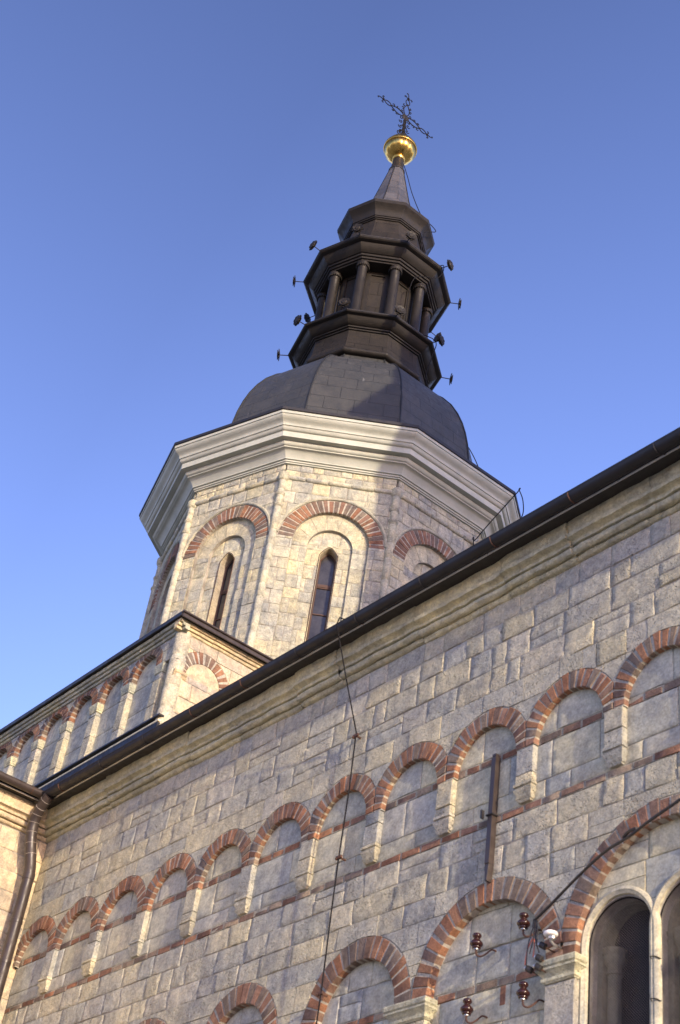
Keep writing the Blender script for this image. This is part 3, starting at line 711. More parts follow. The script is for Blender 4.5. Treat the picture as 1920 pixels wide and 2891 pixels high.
# ------------------------------------------------------------------ tower drum
T = Vector((-19.809, 5.55, 0)); NS = 10; A1 = radians(-126)
def va(k): return A1+2*pi/NS*(k-1)
def vp(k, r, z): return T+Vector((cos(va(k))*r, sin(va(k))*r, z))
def deca(mb, prof, col=(1, 1, 1), o=None, faces=range(10), uvs=1.0):
    """ten-sided lathe, every face its own strip with uv in metres"""
    o = T if o is None else o; n = len(prof); ln = [0]
    for (r0, z0), (r1, z1) in zip(prof, prof[1:]): ln.append(ln[-1]+hypot(r1-r0, z1-z0))
    for k in faces:
        a0, a1 = va(k), va(k+1); hs = sin(pi/NS)
        A = [mb.V(o+Vector((cos(a0)*r, sin(a0)*r, z)), col) for r, z in prof]
        B = [mb.V(o+Vector((cos(a1)*r, sin(a1)*r, z)), col) for r, z in prof]
        for i in range(n-1):
            w0, w1 = prof[i][0]*hs, prof[i+1][0]*hs; ofs = k*.37+10
            mb.F((A[i], B[i], B[i+1], A[i+1]), [((ofs-w0)*uvs, ln[i]*uvs), ((ofs+w0)*uvs, ln[i]*uvs), ((ofs+w1)*uvs, ln[i+1]*uvs), ((ofs-w1)*uvs, ln[i+1]*uvs)])
RD = 3.44; AP = RD*cos(pi/NS); HWD = RD*sin(pi/NS); DZ0, DZ1 = 13.6, 19.04
DR = MB(); deca(DR, [(RD-.62, DZ0), (RD-.62, DZ1)]); 
tower = part(DR, 'tower_drum', M_MORT, smooth=False); tag(tower, 'ten-sided stone drum under the dark dome')
zc = 17.33
drows = []; z = DZ0
while z < DZ1-.15: e = z+random.choice((.20, .24, .27, .30)); drows.append((z, e)); z = e
drows[-1] = (drows[-1][0], DZ1)
for k in range(10):
    am = va(k)+pi/NS; n_ = Vector((cos(am), sin(am), 0)); s_ = Vector((-n_.y, n_.x, 0))
    fr = Fr(T+n_*AP, s_, n_)
    vis = k in (0, 1, 2, 3, 4, 5)
    rnd = drows
    H = [(0, zc, 1.0, zc), (0, zc, .69, DZ0-1)]
    whole, cutb = MB(), MB()
    def hitd(a, b, z0, z1):
        v = disc_hit([(0, zc, 1.0, zc)], None)(a, b, z0, z1) if z1 > zc else 0
        w_ = disc_hit([(0, zc, .69, DZ0-1)], None)(a, b, z0, z1) if z0 < zc else 0
        return max(v, w_)
    ashlar((whole, cutb), fr, -HWD+.02, HWD-.02, rnd, DRUM_P, wmin=.16, wmax=.40, th=.035, gap=.005, jit=.004, hit=hitd, rough=.006)
    cutb = slab_cut(cutb, [[half_cut(0, zc, 1.0, 0.0)], [[(-.69, DZ0-.5), (.69, DZ0-.5), (.69, zc+.001), (-.69, zc+.001)]]], fr, -.3, .1); whole.add(cutb)
    fc = part(whole, 'drum_face', M_DRUM, tower, sharp=28)
    # second layer, inner niche
    whole, cutb = MB(), MB()
    rows_i = []; z = DZ0
    while z < zc-.1: e = min(z+random.uniform(.22, .36), zc); rows_i.append((z, e)); z = e
    ashlar((whole, cutb), fr, -.72, .72, rows_i, DRUM_P, wmin=.22, wmax=.5, d=-.08, th=.04, gap=.004, jit=.0015, hit=disc_hit([(0, zc-.07, .405, DZ0-1)], None), rough=.003)
    vo = MB(); nv = 7
    for i in range(nv):
        t0, t1 = pi*i/nv+.008, pi*(i+1)/nv-.008; m_ = 5
        pts = [(.41*cos(t0+(t1-t0)*j/m_), zc-.07+.41*sin(t0+(t1-t0)*j/m_)) for j in range(m_+1)][::-1]
        pts = [(.73*cos(t0+(t1-t0)*j/m_), zc+.73*sin(t0+(t1-t0)*j/m_)) for j in range(m_+1)]+pts
        prism(vo, fr, pts, -.12, -.08+random.uniform(-.002, .002), pal([(.58, .53, .44), (.55, .51, .43), (.60, .55, .45)], .05), 0)
    cutb = slab_cut(cutb, [[arch_pts(0, zc-.07, .41, DZ0-1, 24)]], fr, -.4, .1); whole.add(cutb); whole.add(vo)
    part(whole, 'niche_facing', M_DRUM, tower, sharp=28)
    whole, cutb = MB(), MB()
    ashlar((whole, cutb), fr, -.45, .45, rows_i+[(zc, zc+.44)], DRUM_P, wmin=.22, wmax=.4, d=-.15, th=.04, gap=.003, jit=.001, hit=disc_hit([(0, 17.14, .155, 14.3)], None), rough=.002)
    cutb = slab_cut(cutb, [[lancet(0, 17.13, .155, 14.3, 16)]], fr, -.4, .1); whole.add(cutb); part(whole, 'niche_facing', M_DRUM, tower, sharp=28)
    sl = MB(); prism(sl, fr, [(-HWD+.03, DZ0), (HWD-.03, DZ0), (HWD-.03, DZ1), (-HWD+.03, DZ1)], -.078, -.010)
    sl = slab_cut(sl, [[arch_pts(0, zc, .69, DZ0-1, 28)]], fr, -.5, .1); part(sl, 'mortar_bed', M_MORT, tower, smooth=False)
    sl = MB(); prism(sl, fr, [(-.80, DZ0), (.80, DZ0), (.80, 18.1), (-.80, 18.1)], -.148, -.088)
    sl = slab_cut(sl, [[arch_pts(0, zc-.07, .408, DZ0-1, 28)]], fr, -.5, .1); part(sl, 'mortar_bed', M_MORT, tower, smooth=False)
    sl = MB(); prism(sl, fr, [(-.80, DZ0), (.80, DZ0), (.80, 18.1), (-.80, 18.1)], -.50, -.158)
    sl = slab_cut(sl, [[lancet(0, 17.13, .153, 14.3, 20)]], fr, -.9, .1); part(sl, 'mortar_bed', M_YELL, tower, smooth=False)
    mb = MB(); brick_arch(mb, fr, 0, zc, .69, .965, 27, -.05, .006, gap=.022); part(mb, 'brick_arch', M_BRICK, tower)
    # hood moulding
    mb = MB(); tube(mb, [fr.p(cos(t)*1.0, zc+sin(t)*1.0, -.002) for t in [radians(4)+radians(172)*i/30 for i in range(31)]], .032, 8, col=(.50, .48, .43)); part(mb, 'hood_moulding', M_DRUM, tower)
    # window slit
    wv = MB(); prism(wv, fr, lancet(0, 17.13, .15, 14.3, 16), -.345, -.335); wo_ = part(wv, 'window', M_PANE, tower, smooth=False)
    fm = MB(); ptsw = [(.138, 14.3)]+[(.138*cos(pi*i/14), 17.13+.138*1.14*(1-abs(cos(pi*i/14))**1.65)) for i in range(15)]+[(-.138, 14.3)]
    tube(fm, [fr.p(u, z, -.32) for u, z in ptsw], .016, 6)
    for zz in (14.8, 15.38, 15.95, 16.52): 
        prism(fm, fr, [(-.14, zz), (.14, zz), (.14, zz+.022), (-.14, zz+.022)], -.34, -.315)
    prism(fm, fr, [(-.14, 16.56), (.14, 16.56), (.14, 16.62), (-.14, 16.62)], -.336, -.327)
    part(fm, 'window_frame', M_FRAME, tower)
    rm = MB(); ptsw = [(.168, 14.3)]+[(.168*cos(pi*i/14), 17.13+.168*1.14*(1-abs(cos(pi*i/14))**1.65)) for i in range(15)]+[(-.168, 14.3)]
    tube(rm, [fr.p(u, z, -.140) for u, z in ptsw], .0065, 5)
    for s in (-1, 1):
        zz = 14.35
        while zz < 17.1: 
            lathe(rm, [(.002, -.008), (.009, 0), (.002, .008)], fr.p(s*.168, zz, -.136), 5, axis=n_); zz += .055
    part(rm, 'mesh_rim', M_RUST, tower, smooth=False)
# colonnettes, string course and cornice
for k in range(1, 11):
    mb = MB(); pr = []; z = DZ0; rk = random.Random(k)
    while z < 18.60:
        e = min(z+rk.uniform(.28, .55), 18.62); pr += [(.062, z+.004), (.072, z+.014), (.072, e-.014), (.062, e-.004)]; z = e
    lathe(mb, pr, vp(k, RD-.012, 0), 12, col=pal(DRUM_P, .04))
    for zz in (18.26, 18.0): lathe(mb, [(.06, zz-.05), (.092, zz-.02), (.096, zz+.02), (.06, zz+.05)], vp(k, RD-.012, 0), 12, col=(.47, .45, .41))
    lathe(mb, [(.07, 18.58), (.10, 18.61), (.11, 18.66), (.11, 18.74), (.08, 18.78)], vp(k, RD-.012, 0), 12, col=(.5, .48, .42))
    part(mb, 'colonnette', M_DRUM, tower, sharp=45)
mb = MB()
for k in range(10):
    a, b = vp(k, RD, 18.68), vp(k+1, RD, 18.68)
    nseg = 5
    for i in range(nseg):
        p0 = a+(b-a)*(i/nseg+.004); p1 = a+(b-a)*((i+1)/nseg-.004); tube(mb, [p0, p0+(p1-p0)*.04, p0+(p1-p0)*.96, p1], [.040, .050, .050, .040], 10, col=pal(DRUM_P, .06))
part(mb, 'string_course', M_DRUM, tower, sharp=50)
mb = MB(); deca(mb, [(RD-.1, 19.00), (3.475, 19.005), (3.475, 19.03), (3.50, 19.033), (3.503, 19.065), (3.535, 19.068), (3.54, 19.10), (3.565, 19.13), (3.60, 19.19), (3.645, 19.222), (3.69, 19.228), (3.692, 19.25), (3.72, 19.255), (3.745, 19.28), (3.755, 19.315), (3.745, 19.335), (3.867, 19.337), (3.872, 19.462), (3.90, 19.465), (3.93, 19.49), (3.945, 19.53), (3.965, 19.533), (3.97, 19.565), (3.985, 19.60), (4.03, 19.625), (4.075, 19.655), (4.098, 19.69), (4.10, 19.705), (4.118, 19.707), (4.12, 19.775), (3.6, 19.78)])
part(mb, 'drum_cornice', M_PLAS, sharp=40)
mb = MB(); deca(mb, [(4.05, 19.775), (4.125, 19.765), (4.145, 19.775), (4.148, 19.835), (4.13, 19.85), (3.05, 20.25)]); part(mb, 'cornice_capping', M_BLACK, smooth=False)
DPROF = [(3.06, 20.18), (3.05, 20.45), (3.04, 20.8), (3.00, 21.15), (2.95, 21.5), (2.87, 21.85), (2.77, 22.17), (2.63, 22.50), (2.45, 22.82), (2.22, 23.11), (1.96, 23.35), (1.70, 23.56), (1.50, 23.75), (1.42, 23.95), (1.40, 24.2)]
mb = MB(); deca(mb, DPROF)
dome = part(mb, 'dome', M_DOME, sharp=25); tag(dome, 'dark sheet-clad ribbed dome above the drum cornice')
for k in range(1, 11):
    mb = MB(); tube(mb, [vp(k, r+.003, z) for r, z in DPROF], .020, 6); part(mb, 'dome_rib', M_DOME, dome)

# ------------------------------------------------------------------ lantern
def tubering(mb, r, z, rt):
    for k in range(10):
        a, b = vp(k, r, z), vp(k+1, r, z); tube(mb, [a, b], rt, 12)
        lathe(mb, [(.001, -rt), (rt*.7, -rt*.7), (rt, 0), (rt*.7, rt*.7), (.001, rt)], a, 12)
LC = lambda: None
mb = MB(); deca(mb, [(1.40, 23.9), (1.49, 24.12), (1.455, 24.3), (1.43, 24.55), (1.42, 24.78)]); lantern = part(mb, 'lantern', M_LANT, sharp=20)
mb = MB(); tubering(mb, 1.475, 24.04, .085); part(mb, 'base_roll', M_BROWN, lantern, sharp=60)
mb = MB(); deca(mb, [(1.40, 24.72), (1.455, 24.725), (1.46, 24.76), (1.50, 24.765), (1.505, 24.80), (1.54, 24.805), (1.60, 24.84), (1.655, 24.90), (1.685, 24.955), (1.72, 24.96), (1.765, 24.965), (1.785, 24.98), (1.785, 25.02), (1.76, 25.03), (1.30, 25.27)]); part(mb, 'lower_cornice', M_BROWN, lantern, sharp=25)
mb = MB(); tubering(mb, 1.775, 25.015, .018); part(mb, 'cornice_edge', M_BLACK, lantern, sharp=60)
mb = MB(); deca(mb, [(1.02, 25.1), (1.02, 27.12)]); part(mb, 'panel_wall', M_LANT, lantern, sharp=20)
for k in range(10):
    am = va(k)+pi/NS; n_ = Vector((cos(am), sin(am), 0)); s_ = Vector((-n_.y, n_.x, 0)); fr = Fr(T+n_*(1.02*cos(pi/NS)), s_, n_)
    mb = MB()
    for s in (-1, 1): prism(mb, fr, [(s*.215-.055, 25.2), (s*.215+.055, 25.2), (s*.215+.055, 27.1), (s*.215-.055, 27.1)], -.01, .035, bev=.004)
    prism(mb, fr, [(-.158, 26.98), (.158, 26.98), (.158, 27.1), (-.158, 27.1)], -.01, .033, bev=.004)
    part(mb, 'panel_strip', M_BROWN, lantern, sharp=30)
for k in range(1, 11):
    mb = MB(); lathe(mb, [(.165, 25.13), (.165, 25.30), (.13, 25.34), (.122, 25.5), (.118, 26.4), (.112, 26.95), (.128, 26.97), (.150, 27.0), (.155, 27.05), (.155, 27.09)], vp(k, 1.235, 0), 18)
    c_ = part(mb, 'column', M_BROWN, lantern, sharp=50)
    mb = MB()
    for i in range(22):
        t = 2*pi*i/22; p = vp(k, 1.235, 26.985)+Vector((cos(t)*.148, sin(t)*.148, 0)); lathe(mb, [(.006, -.026), (.017, -.012), (.017, .012), (.006, .026)], p, 5)
    part(mb, 'bead_collar', M_BROWN, c_, sharp=60)
mb = MB(); deca(mb, [(1.0, 27.085), (1.385, 27.085), (1.39, 27.12), (1.43, 27.125), (1.435, 27.18), (1.475, 27.185), (1.48, 27.24), (1.51, 27.245), (1.57, 27.29), (1.63, 27.36), (1.665, 27.43), (1.70, 27.435), (1.755, 27.45), (1.785, 27.475), (1.79, 27.53), (1.76, 27.545), (1.30, 27.80)]); part(mb, 'middle_cornice', M_BROWN, lantern, sharp=25)
mb = MB(); tubering(mb, 1.78, 27.525, .018); part(mb, 'cornice_edge', M_BLACK, lantern, sharp=60)
mb = MB(); deca(mb, [(1.36, 27.78), (1.26, 27.95), (1.17, 28.15), (1.09, 28.35), (1.02, 28.6), (.965, 28.85), (.94, 29.12)]); part(mb, 'flared_neck', M_LANT, lantern, sharp=20)
mb = MB(); deca(mb, [(.90, 29.08), (.975, 29.085), (.98, 29.11), (1.01, 29.115), (1.015, 29.15), (1.035, 29.155), (1.055, 29.25), (1.10, 29.33), (1.165, 29.40), (1.195, 29.43), (1.215, 29.45), (1.225, 29.53), (1.20, 29.55), (.80, 29.78)]); part(mb, 'upper_cornice', M_BROWN, lantern, sharp=25)
mb = MB(); tubering(mb, 1.215, 29.535, .016); part(mb, 'cornice_edge', M_BLACK, lantern, sharp=60)
CP = [(.90, 29.70), (.74, 30.0), (.63, 30.3), (.53, 30.65), (.45, 31.0), (.36, 31.4), (.27, 31.8), (.185, 32.18)]
mb = MB(); deca(mb, CP); spire = part(mb, 'spire', M_CONE, sharp=20)
for k in range(1, 11, 2):
    mb = MB(); tube(mb, [vp(k, r, z) for r, z in CP], .014, 5); part(mb, 'spire_seam', M_BROWN, spire)
mb = MB(); lathe(mb, [(.19, 32.10), (.21, 32.14), (.175, 32.22), (.145, 32.5), (.135, 32.70)], T, 18); part(mb, 'spire_cap', M_BROWN, spire)
mb = MB(); lathe(mb, [(.195, 32.08), (.218, 32.10), (.218, 32.13), (.20, 32.15)], T, 18); part(mb, 'spire_collar', M_BLACK, spire)

# gilded ball
def gad(f_, z):
    k = max(0., min(1., (33.06-z)/.30)); k2 = max(0., 1-abs((z-32.88)/.2)); return 1+.055*k2*abs(sin(f_*pi*12))**.6-.03*k2
BALL = [(.145, 32.58), (.165, 32.60), (.165, 32.63), (.145, 32.64), (.150, 32.665), (.165, 32.68), (.150, 32.70), (.20, 32.715), (.27, 32.75), (.33, 32.80), (.375, 32.86), (.405, 32.93), (.415, 32.99), (.41, 33.03), (.43, 33.035), (.448, 33.05), (.45, 33.07), (.435, 33.09), (.425, 33.095), (.44, 33.11), (.435, 33.135), (.415, 33.145), (.39, 33.22), (.34, 33.31), (.27, 33.39), (.19, 33.45), (.11, 33.48), (.06, 33.50), (.05, 33.54)]
mb = MB(); lathe(mb, BALL, T, 128, rfun=gad)
part(mb, 'finial_ball', M_GOLD, sharp=50)

# wrought iron cross, in the plane x = T.x
HUBZ = 34.50; cr = MB()
def cp(t, w, dr): # t along arm, w across; dr = unit direction in (y, z)
    return T+Vector((0, dr[0]*t-dr[1]*w, HUBZ+dr[1]*t+dr[0]*w))
def scroll(dr, t0, w0, r, turns, start, sgn, rad=.013):
    pts = []
    for i in range(18):
        q = i/17; a = start+sgn*turns*2*pi*q; rr_ = r*(1-.72*q); pts.append(cp(t0+rr_*cos(a), w0+rr_*sin(a), dr))
    tube(cr, pts, rad, 5)
def arm(dr, ln):
    s = ln/.95
    for sg in (-1, 1):
        tube(cr, [cp(t*s, sg*w, dr) for t, w in ((.06, .03), (.14, .075), (.24, .10), (.34, .095), (.44, .05), (.52, .010))], .015, 5)
        tube(cr, [cp((.52+.22*(1-cos(a))/2)*s, sg*.068*sin(a), dr) for a in [pi*i/12 for i in range(13)]], .0135, 5)
        scroll(dr, .30*s, sg*.145, .050, .85, pi, sg, .012); scroll(dr, .43*s, sg*.105, .045, .8, 0, sg, .012)
        tube(cr, [cp(t*s, sg*w, dr) for t, w in ((.76, .01), (.80, .05), (.84, .10), (.82, .135), (.785, .13), (.79, .105))], .012, 5)
    tube(cr, [cp(t*s, 0, dr) for t in (.74, .82, .90)], .015, 6)
    tube(cr, [cp(t*s, w, dr) for t, w in ((.88, 0), (.94, .01), (.985, .04), (.98, .07), (.95, .065))], .012, 5)
    lathe(cr, [(.004, -.035), (.034, -.015), (.034, .015), (.004, .035)], cp(.79*s, 0, dr), 8, axis=(0, dr[0], dr[1]))
    lathe(cr, [(.004, -.02), (.022, -.01), (.022, .01), (.004, .02)], cp(.525*s, 0, dr), 8, axis=(0, dr[0], dr[1]))
arm((1, 0), .96); arm((-1, 0), .96); arm((0, 1), .98)
for a, t in ((-1, .3), (-1, .52), (1, .3), (1, .52)):
    scroll((0, -1), t, a*.13, .065, .9, pi*.5*a, -a, .012)
    tube(cr, [cp(tt, a*ww, (0, -1)) for tt, ww in ((t-.12, .05), (t, .03), (t+.12, .06), (t+.16, .10))], .015, 5)
for a in (-1, 1):
    scroll((0, -1), .80, a*.14, .09, 1.3, pi, a, .014); tube(cr, [cp(.10, a*.035, (0, -1)), cp(.98, a*.035, (0, -1))], .014, 6)
    for sg in (-1, 1): # diagonal curls around the hub
        d_ = Vector((a, sg)).normalized(); scroll((d_.x, d_.y), .20, 0, .055, .9, pi, a, .012)
    scroll((0, -1), .68, a*.09, .05, 1.0, 0, a)
cross = part(cr, 'cross', M_IRON)
mb = MB(); lathe(mb, [(.10, -.012), (.115, -.006), (.115, .006), (.10, .012)], T+Vector((0, 0, HUBZ-.02)), 20, axis=(1, 0, 0)); part(mb, 'cross_medallion', M_BROWN, cross)
mb = MB(); lathe(mb, [(.02, 0), (.02, 1.15)], T+Vector((0, 0, 33.4)), 8); lathe(mb, [(.03, -.02), (.04, 0), (.03, .02)], T+Vector((0, 0, 33.85)), 8); part(mb, 'cross_shaft', M_IRON, cross)

# rosettes on stalks at the cornice corners
def rosette(k, r, z, seed):
    rr = random.Random(seed); a = va(k); tip = vp(k, r, z)
    ax = Vector((cos(a), sin(a), rr.uniform(-.12, .06))).normalized(); e = tip+ax*.20
    mb = MB(); tube(mb, [tip-ax*.08, tip, e], .011, 6)
    x = ax.cross(Vector((0, 0, 1))).normalized(); y = ax.cross(x); ph = rr.uniform(0, .6)
    for lay, (ro, rn, off) in enumerate(((.142, 7, 0), (.11, 7, .03))):
        for i in range(rn):
            t = 2*pi*i/rn+ph+lay*pi/rn; d_ = x*cos(t)+y*sin(t); p_ = ax.cross(d_); c0 = e+ax*off
            pts = [c0+d_*.03-p_*.02, c0+d_*ro*.7-p_*.052+ax*.012, c0+d_*ro+ax*.02-p_*.025, c0+d_*ro+ax*.02+p_*.025, c0+d_*ro*.7+p_*.052+ax*.012, c0+d_*.03+p_*.02]
            th = ax*.008; f1 = [mb.V(q+th) for q in pts]; f2 = [mb.V(q-th) for q in pts]; mb.F(f1); mb.F(f2[::-1])
            for j in range(6): mb.F((f1[j], f2[j], f2[(j+1) % 6], f1[(j+1) % 6]))
    lathe(mb, [(.062, .0), (.072, .02), (.066, .05), (.05, .062)], e, 16, axis=ax)
    part(mb, 'rosette', M_BROWN, lantern, smooth=False)
for k in range(1, 11):
    rosette(k, 1.785, 27.50, k); rosette(k, 1.78, 24.99, 30+k)
sp = MB()   # a small spiked bird guard left of the lower cornice
for i in range(7):
    t = i/6*pi; tube(sp, [vp(2, 1.55, 25.14), vp(2, 1.55, 25.14)+Vector((cos(t)*.05, .03*sin(i*2.), .12+.02*sin(i*3.)))], .006, 4)
part(sp, 'spike_tuft', M_IRON, lantern)

# ------------------------------------------------------------------ second tower of the same church, to the right of the view
O2 = T+Vector((cos(SUN_OFF), -sin(SUN_OFF), 0))*16+Vector((sin(SUN_OFF), cos(SUN_OFF), 0))*1.0
mb = MB(); deca(mb, [(1.9, 11), (1.9, 21.5), (1.98, 21.7), (1.98, 22.5), (2.1, 22.8), (2.35, 23.4), (2.42, 23.7)], (.5, .48, .42), O2); part(mb, 'second_tower', M_DRUM, smooth=False)
mb = MB(); deca(mb, [(2.42, 23.7), (2.45, 23.85), (2.0, 24.45), (1.62, 24.95), (1.55, 25.5), (1.3, 26.1), (.95, 26.5), (.85, 27.1), (.85, 28.1), (.5, 29.1), (.05, 30.4)], (1, 1, 1), O2); part(mb, 'second_dome', M_DOME, sharp=20)

# ------------------------------------------------------------------ lightning wires
def vpx(k, r, z): return vp(k, r, z)
mb = MB()
tube(mb, densify([vp(6, .13, 32.55), vp(6, .30, 32.0), vp(5.6, .50, 31.2), vp(5.6, .78, 30.4), vp(5.4, 1.0, 29.95), vp(5.5, 1.27, 29.55), vp(5.1, 1.12, 29.2), vp(5, 1.12, 28.6), vp(5, 1.22, 28.1), vp(5.1, 1.5, 27.8), vp(5, 1.83, 27.56), vp(5, 1.72, 27.2), vp(4.5, 1.42, 26.9), vp(4.6, 1.20, 26.0), vp(4.7, 1.30, 25.45), vp(5, 1.84, 25.05), vp(5.1, 1.75, 24.7), vp(5.2, 1.6, 24.3), vp(5.3, 1.62, 24.0), vp(5.6, 1.9, 23.6), vp(6, 2.6, 22.9), vp(6, 2.92, 22.1), vp(6, 3.08, 21.2), vp(6, 3.15, 20.5), vp(5.6, 3.6, 20.2), vp(5.35, 3.95, 19.96), vp(5.2, 4.08, 20.02), vp(5.03, 4.18, 19.93), vp(5, 4.18, 19.80), T+Vector((3.36, .90, 18.75)), T+Vector((3.33, .86, 18.4)), T+Vector((3.33, .84, 14))], 6), .011, 5)
lw = tag(mb.build('lightning_wire', M_IRON), 'thin dark lightning wire running down the dome and lantern past the cornice tips', 'wire')
mb = MB(); 
pts = [(-10.66, -.40, 10.52), (-10.66, -.50, 10.50), (-10.66, -.525, 10.40), (-10.66, -.49, 10.31), (-10.668, -.27, 9.78), (-10.66, -.065, 9.27)]+[(-10.66+.010*sin(z_*3.1), -.062, z_) for z_ in (9.23, 8.6, 7.85, 7.3, 6.48, 5.5, 1.2)]
tube(mb, pts, .0075, 6)
w2 = empty('lightning_wire', (-10.66, -.06, 0), 'straight rusty lightning wire clipped down the stone wall below the gutter', 'wire')
o = mb.build('conductor', M_IRON); o.parent = w2; o.matrix_parent_inverse = Matrix.Translation((10.66, .06, 0))
for z_ in (9.23, 7.85, 6.48, 5.1, 3.6):
    mb = MB(); lathe(mb, [(.012, -.07), (.012, 0), (.022, .005), (.022, .022), (.012, .027)], (-10.66, -.05, z_), 8, axis=(0, -1, 0)); box(mb, -10.70, -10.62, -.075, -.055, z_-.014, z_+.014); lathe(mb, [(.015, -.012), (.02, 0), (.015, .012)], (-10.69, -.066, z_-.01), 8, axis=(1, 0, 0))
    o = mb.build('wire_clip', M_RUST); o.parent = w2; o.matrix_parent_inverse = Matrix.Translation((10.66, .06, 0))

# ------------------------------------------------------------------ iron channel
mb = MB(); fr = Fr((-8.60, 0, 0), (1, 0, 0), (0, -1, 0))
prism(mb, fr, [(-.027, 7.23), (.027, 7.23), (.027, 8.29), (-.027, 8.29)], -.055, .006, bev=.005)
prism(mb, fr, [(-.010, 7.07), (.012, 7.07), (.027, 7.228), (-.027, 7.228)], -.055, .004, bev=.004)
ic = empty('iron_channel', (-8.6, 0, 0), 'vertical rusty brown iron channel box fixed across the brick bands', 'cable cover')
ip = Matrix.Translation((8.6, 0, 0))
o = mb.build('cover', M_PIPE, sharp=30); o.parent = ic; o.matrix_parent_inverse = ip
mb = MB(); tube(mb, [fr.p(-.037, 7.70, -.05), fr.p(-.036, 7.70, .014), fr.p(.036, 7.70, .014), fr.p(.037, 7.70, -.05)], .009, 6); box(mb, -8.662, -8.645, -.065, -.03, 7.66, 7.74)
o = mb.build('clamp', M_BLACK); o.parent = ic; o.matrix_parent_inverse = ip
mb = MB(); box(mb, -8.622, -8.578, -.002, .045, 8.295, 8.32); o = mb.build('cap', M_PIPE); o.parent = ic; o.matrix_parent_inverse = ip

# ------------------------------------------------------------------ insulators, cable and clamps on the lower niche
def insulator(x, z, label, d=.0, lean=0.):
    e = empty('insulator', (x, d, z), label, 'insulator', 'brown porcelain insulators on the niche wall')
    a = MB(); lathe(a, [(.020, -.060), (.034, -.058), (.040, -.045), (.038, -.040), (.030, -.038), (.048, -.030), (.056, -.018), (.054, -.004), (.040, .012), (.030, .022), (.024, .032), (.028, .038), (.038, .048), (.040, .058), (.034, .072), (.018, .080), (.004, .082)], (lean, 0, 0), 20)
    o = a.build('porcelain_bell', M_PORC, sharp=60); o.parent = e
    h = MB(); tube(h, densify([(lean, 0, -.05), (lean, 0, -.085), (lean+.012, .004, -.115), (lean+.04, .02, -.125), (lean+.066, .05, -.10), (lean+.075, .085, -.062), (lean+.09, .10-d, -.050), (lean+.095, .150-d, -.050)], 4), .0085, 6)
    o = h.build('iron_hook', M_RUST); o.parent = e
    lathe_m = MB(); lathe(lathe_m, [(.024, -.066), (.024, -.050), (.016, -.046)], (lean, 0, 0), 12); o = lathe_m.build('metal_cup', M_ALU); o.parent = e
insulator(-8.66, 6.53, 'brown porcelain insulator high in the niche under the iron channel tip', -.0)
insulator(-8.72, 5.98, 'brown porcelain insulator low left in the niche beside a vertical brick', -.0)
insulator(-8.115, 6.575, 'brown porcelain insulator at the niche edge holding the black cable end', -.0)
insulator(-8.08, 5.985, 'brown porcelain insulator low right in the niche beside the window pillar', -.0)
mb = MB()
cbl = [(-7.96, -.02, 6.555), (-7.70, -.10, 6.60), (-7.30, -.25, 6.65), (-6.90, -.40, 6.68), (-6.62, -.50, 6.66), (-6.50, -.54, 6.655), (-6.2, -.65, 6.65), (-5.4, -.95, 6.60), (-3.5, -1.65, 6.5), (-1.6, -2.35, 6.55)]
tube(mb, densify(cbl, 5), .0115, 8); tube(mb, densify([(-6.60, -.512, 6.676), (-6.52, -.54, 6.69), (-6.42, -.57, 6.672)], 4), .013, 6)
for a in ((.0, 0.), (.008, .006)): tube(mb, [(-8.00, -.0+a[0], 6.50), (-7.97, -.02, 6.56)], .012, 6)
tag(mb.build('power_cable', M_CABLE), 'black power cable slanting down across the brick arch of the window bay', 'cable')
mb = MB()
for i, (a, b) in enumerate((((-7.96, -.02, 6.55), (-8.0, -.06, 6.16)), ((-7.95, -.02, 6.55), (-7.90, -.06, 6.30)), ((-7.94, -.02, 6.54), (-7.865, -.06, 6.24)), ((-7.97, -.02, 6.54), (-7.97, -.06, 6.25)))):
    m_ = [(a[j]+b[j])/2+(.03 if j == 0 and i % 2 else -.015) for j in range(3)]; tube(mb, densify([a, m_, b], 5), .0055, 5)
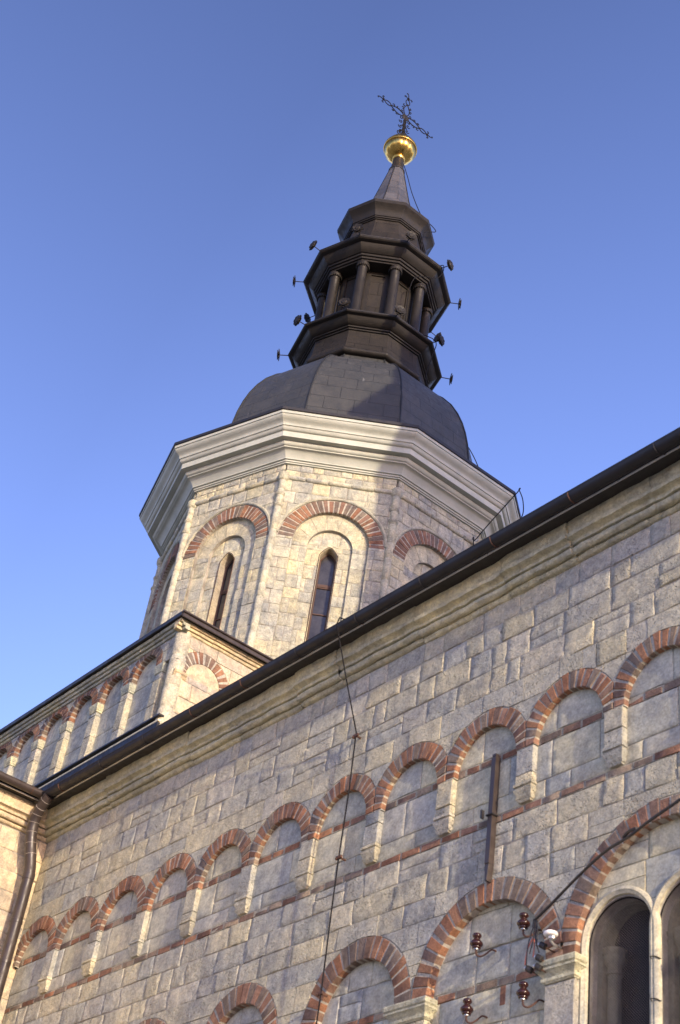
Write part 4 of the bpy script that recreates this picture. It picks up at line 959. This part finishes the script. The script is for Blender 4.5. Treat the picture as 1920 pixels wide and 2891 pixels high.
tag(mb.build('splice_wire', M_CABLE), 'bundle of thin dark wires hanging from the cable end in the niche', 'wire')
mb = MB(); tube(mb, densify([(-7.965, -.03, 6.40), (-8.0, -.055, 6.30), (-8.015, -.06, 6.17)], 5), .006, 5); tube(mb, densify([(-7.955, -.03, 6.38), (-7.93, -.05, 6.30), (-7.94, -.05, 6.22)], 5), .005, 5)
tag(mb.build('core_wire', M_CORE), 'short reddish bare wire dangling among the dark splice wires', 'wire')
CLL = ['dark cable clamp with a silver cap, upper right under the white porcelain fitting', 'dark cable clamp with a silver cap, middle one of the stepped clamps', 'dark cable clamp with a silver cap, lowest and leftmost of the four', 'dark cable clamp with a silver cap, right one of the lowest pair']
for i, (x, z_) in enumerate(((-7.86, 6.30), (-7.895, 6.205), (-8.0, 6.135), (-7.90, 6.13))):
    e = empty('cable_clamp', (x, -.03, z_), CLL[i], 'clamp', 'cable clamps below the cable end')
    a = MB(); lathe(a, [(.018, -.035), (.026, -.03), (.026, .02), (.018, .025)], (.012, 0, 0), 12, axis=(.8, .2, -.5)); o = a.build('clamp_body', M_CABLE); o.parent = e
    a = MB(); lathe(a, [(.020, -.025), (.020, .0), (.012, .008), (.002, .010)], (-.028, -.01, .018), 12, axis=(-.8, -.2, .5)); o = a.build('silver_cap', M_ALU); o.parent = e
    a = MB(); tube(a, [(.02, .0, -.01), (.05, .06, -.03), (.06, .13, -.03)], .007, 5); o = a.build('wall_pin', M_RUST); o.parent = e
e = empty('porcelain_fitting', (-7.735, -.07, 6.335), 'glossy white porcelain fitting on the pillar capital beside the arch', 'light fitting')
a = MB(); lathe(a, [(.02, -.018), (.050, -.016), (.060, -.002), (.058, .012), (.045, .022), (.02, .028), (.002, .029)], (0, 0, .02), 24); o = a.build('white_dome', M_WPORC, sharp=60); o.parent = e
a = MB(); lathe(a, [(.018, -.045), (.032, -.040), (.036, -.022), (.02, -.015)], (.008, .01, .02), 16); tube(a, [(0, .0, -.03), (.0, .04, -.05), (0, .12, -.05)], .012, 6); o = a.build('grey_base', M_ALU); o.parent = e
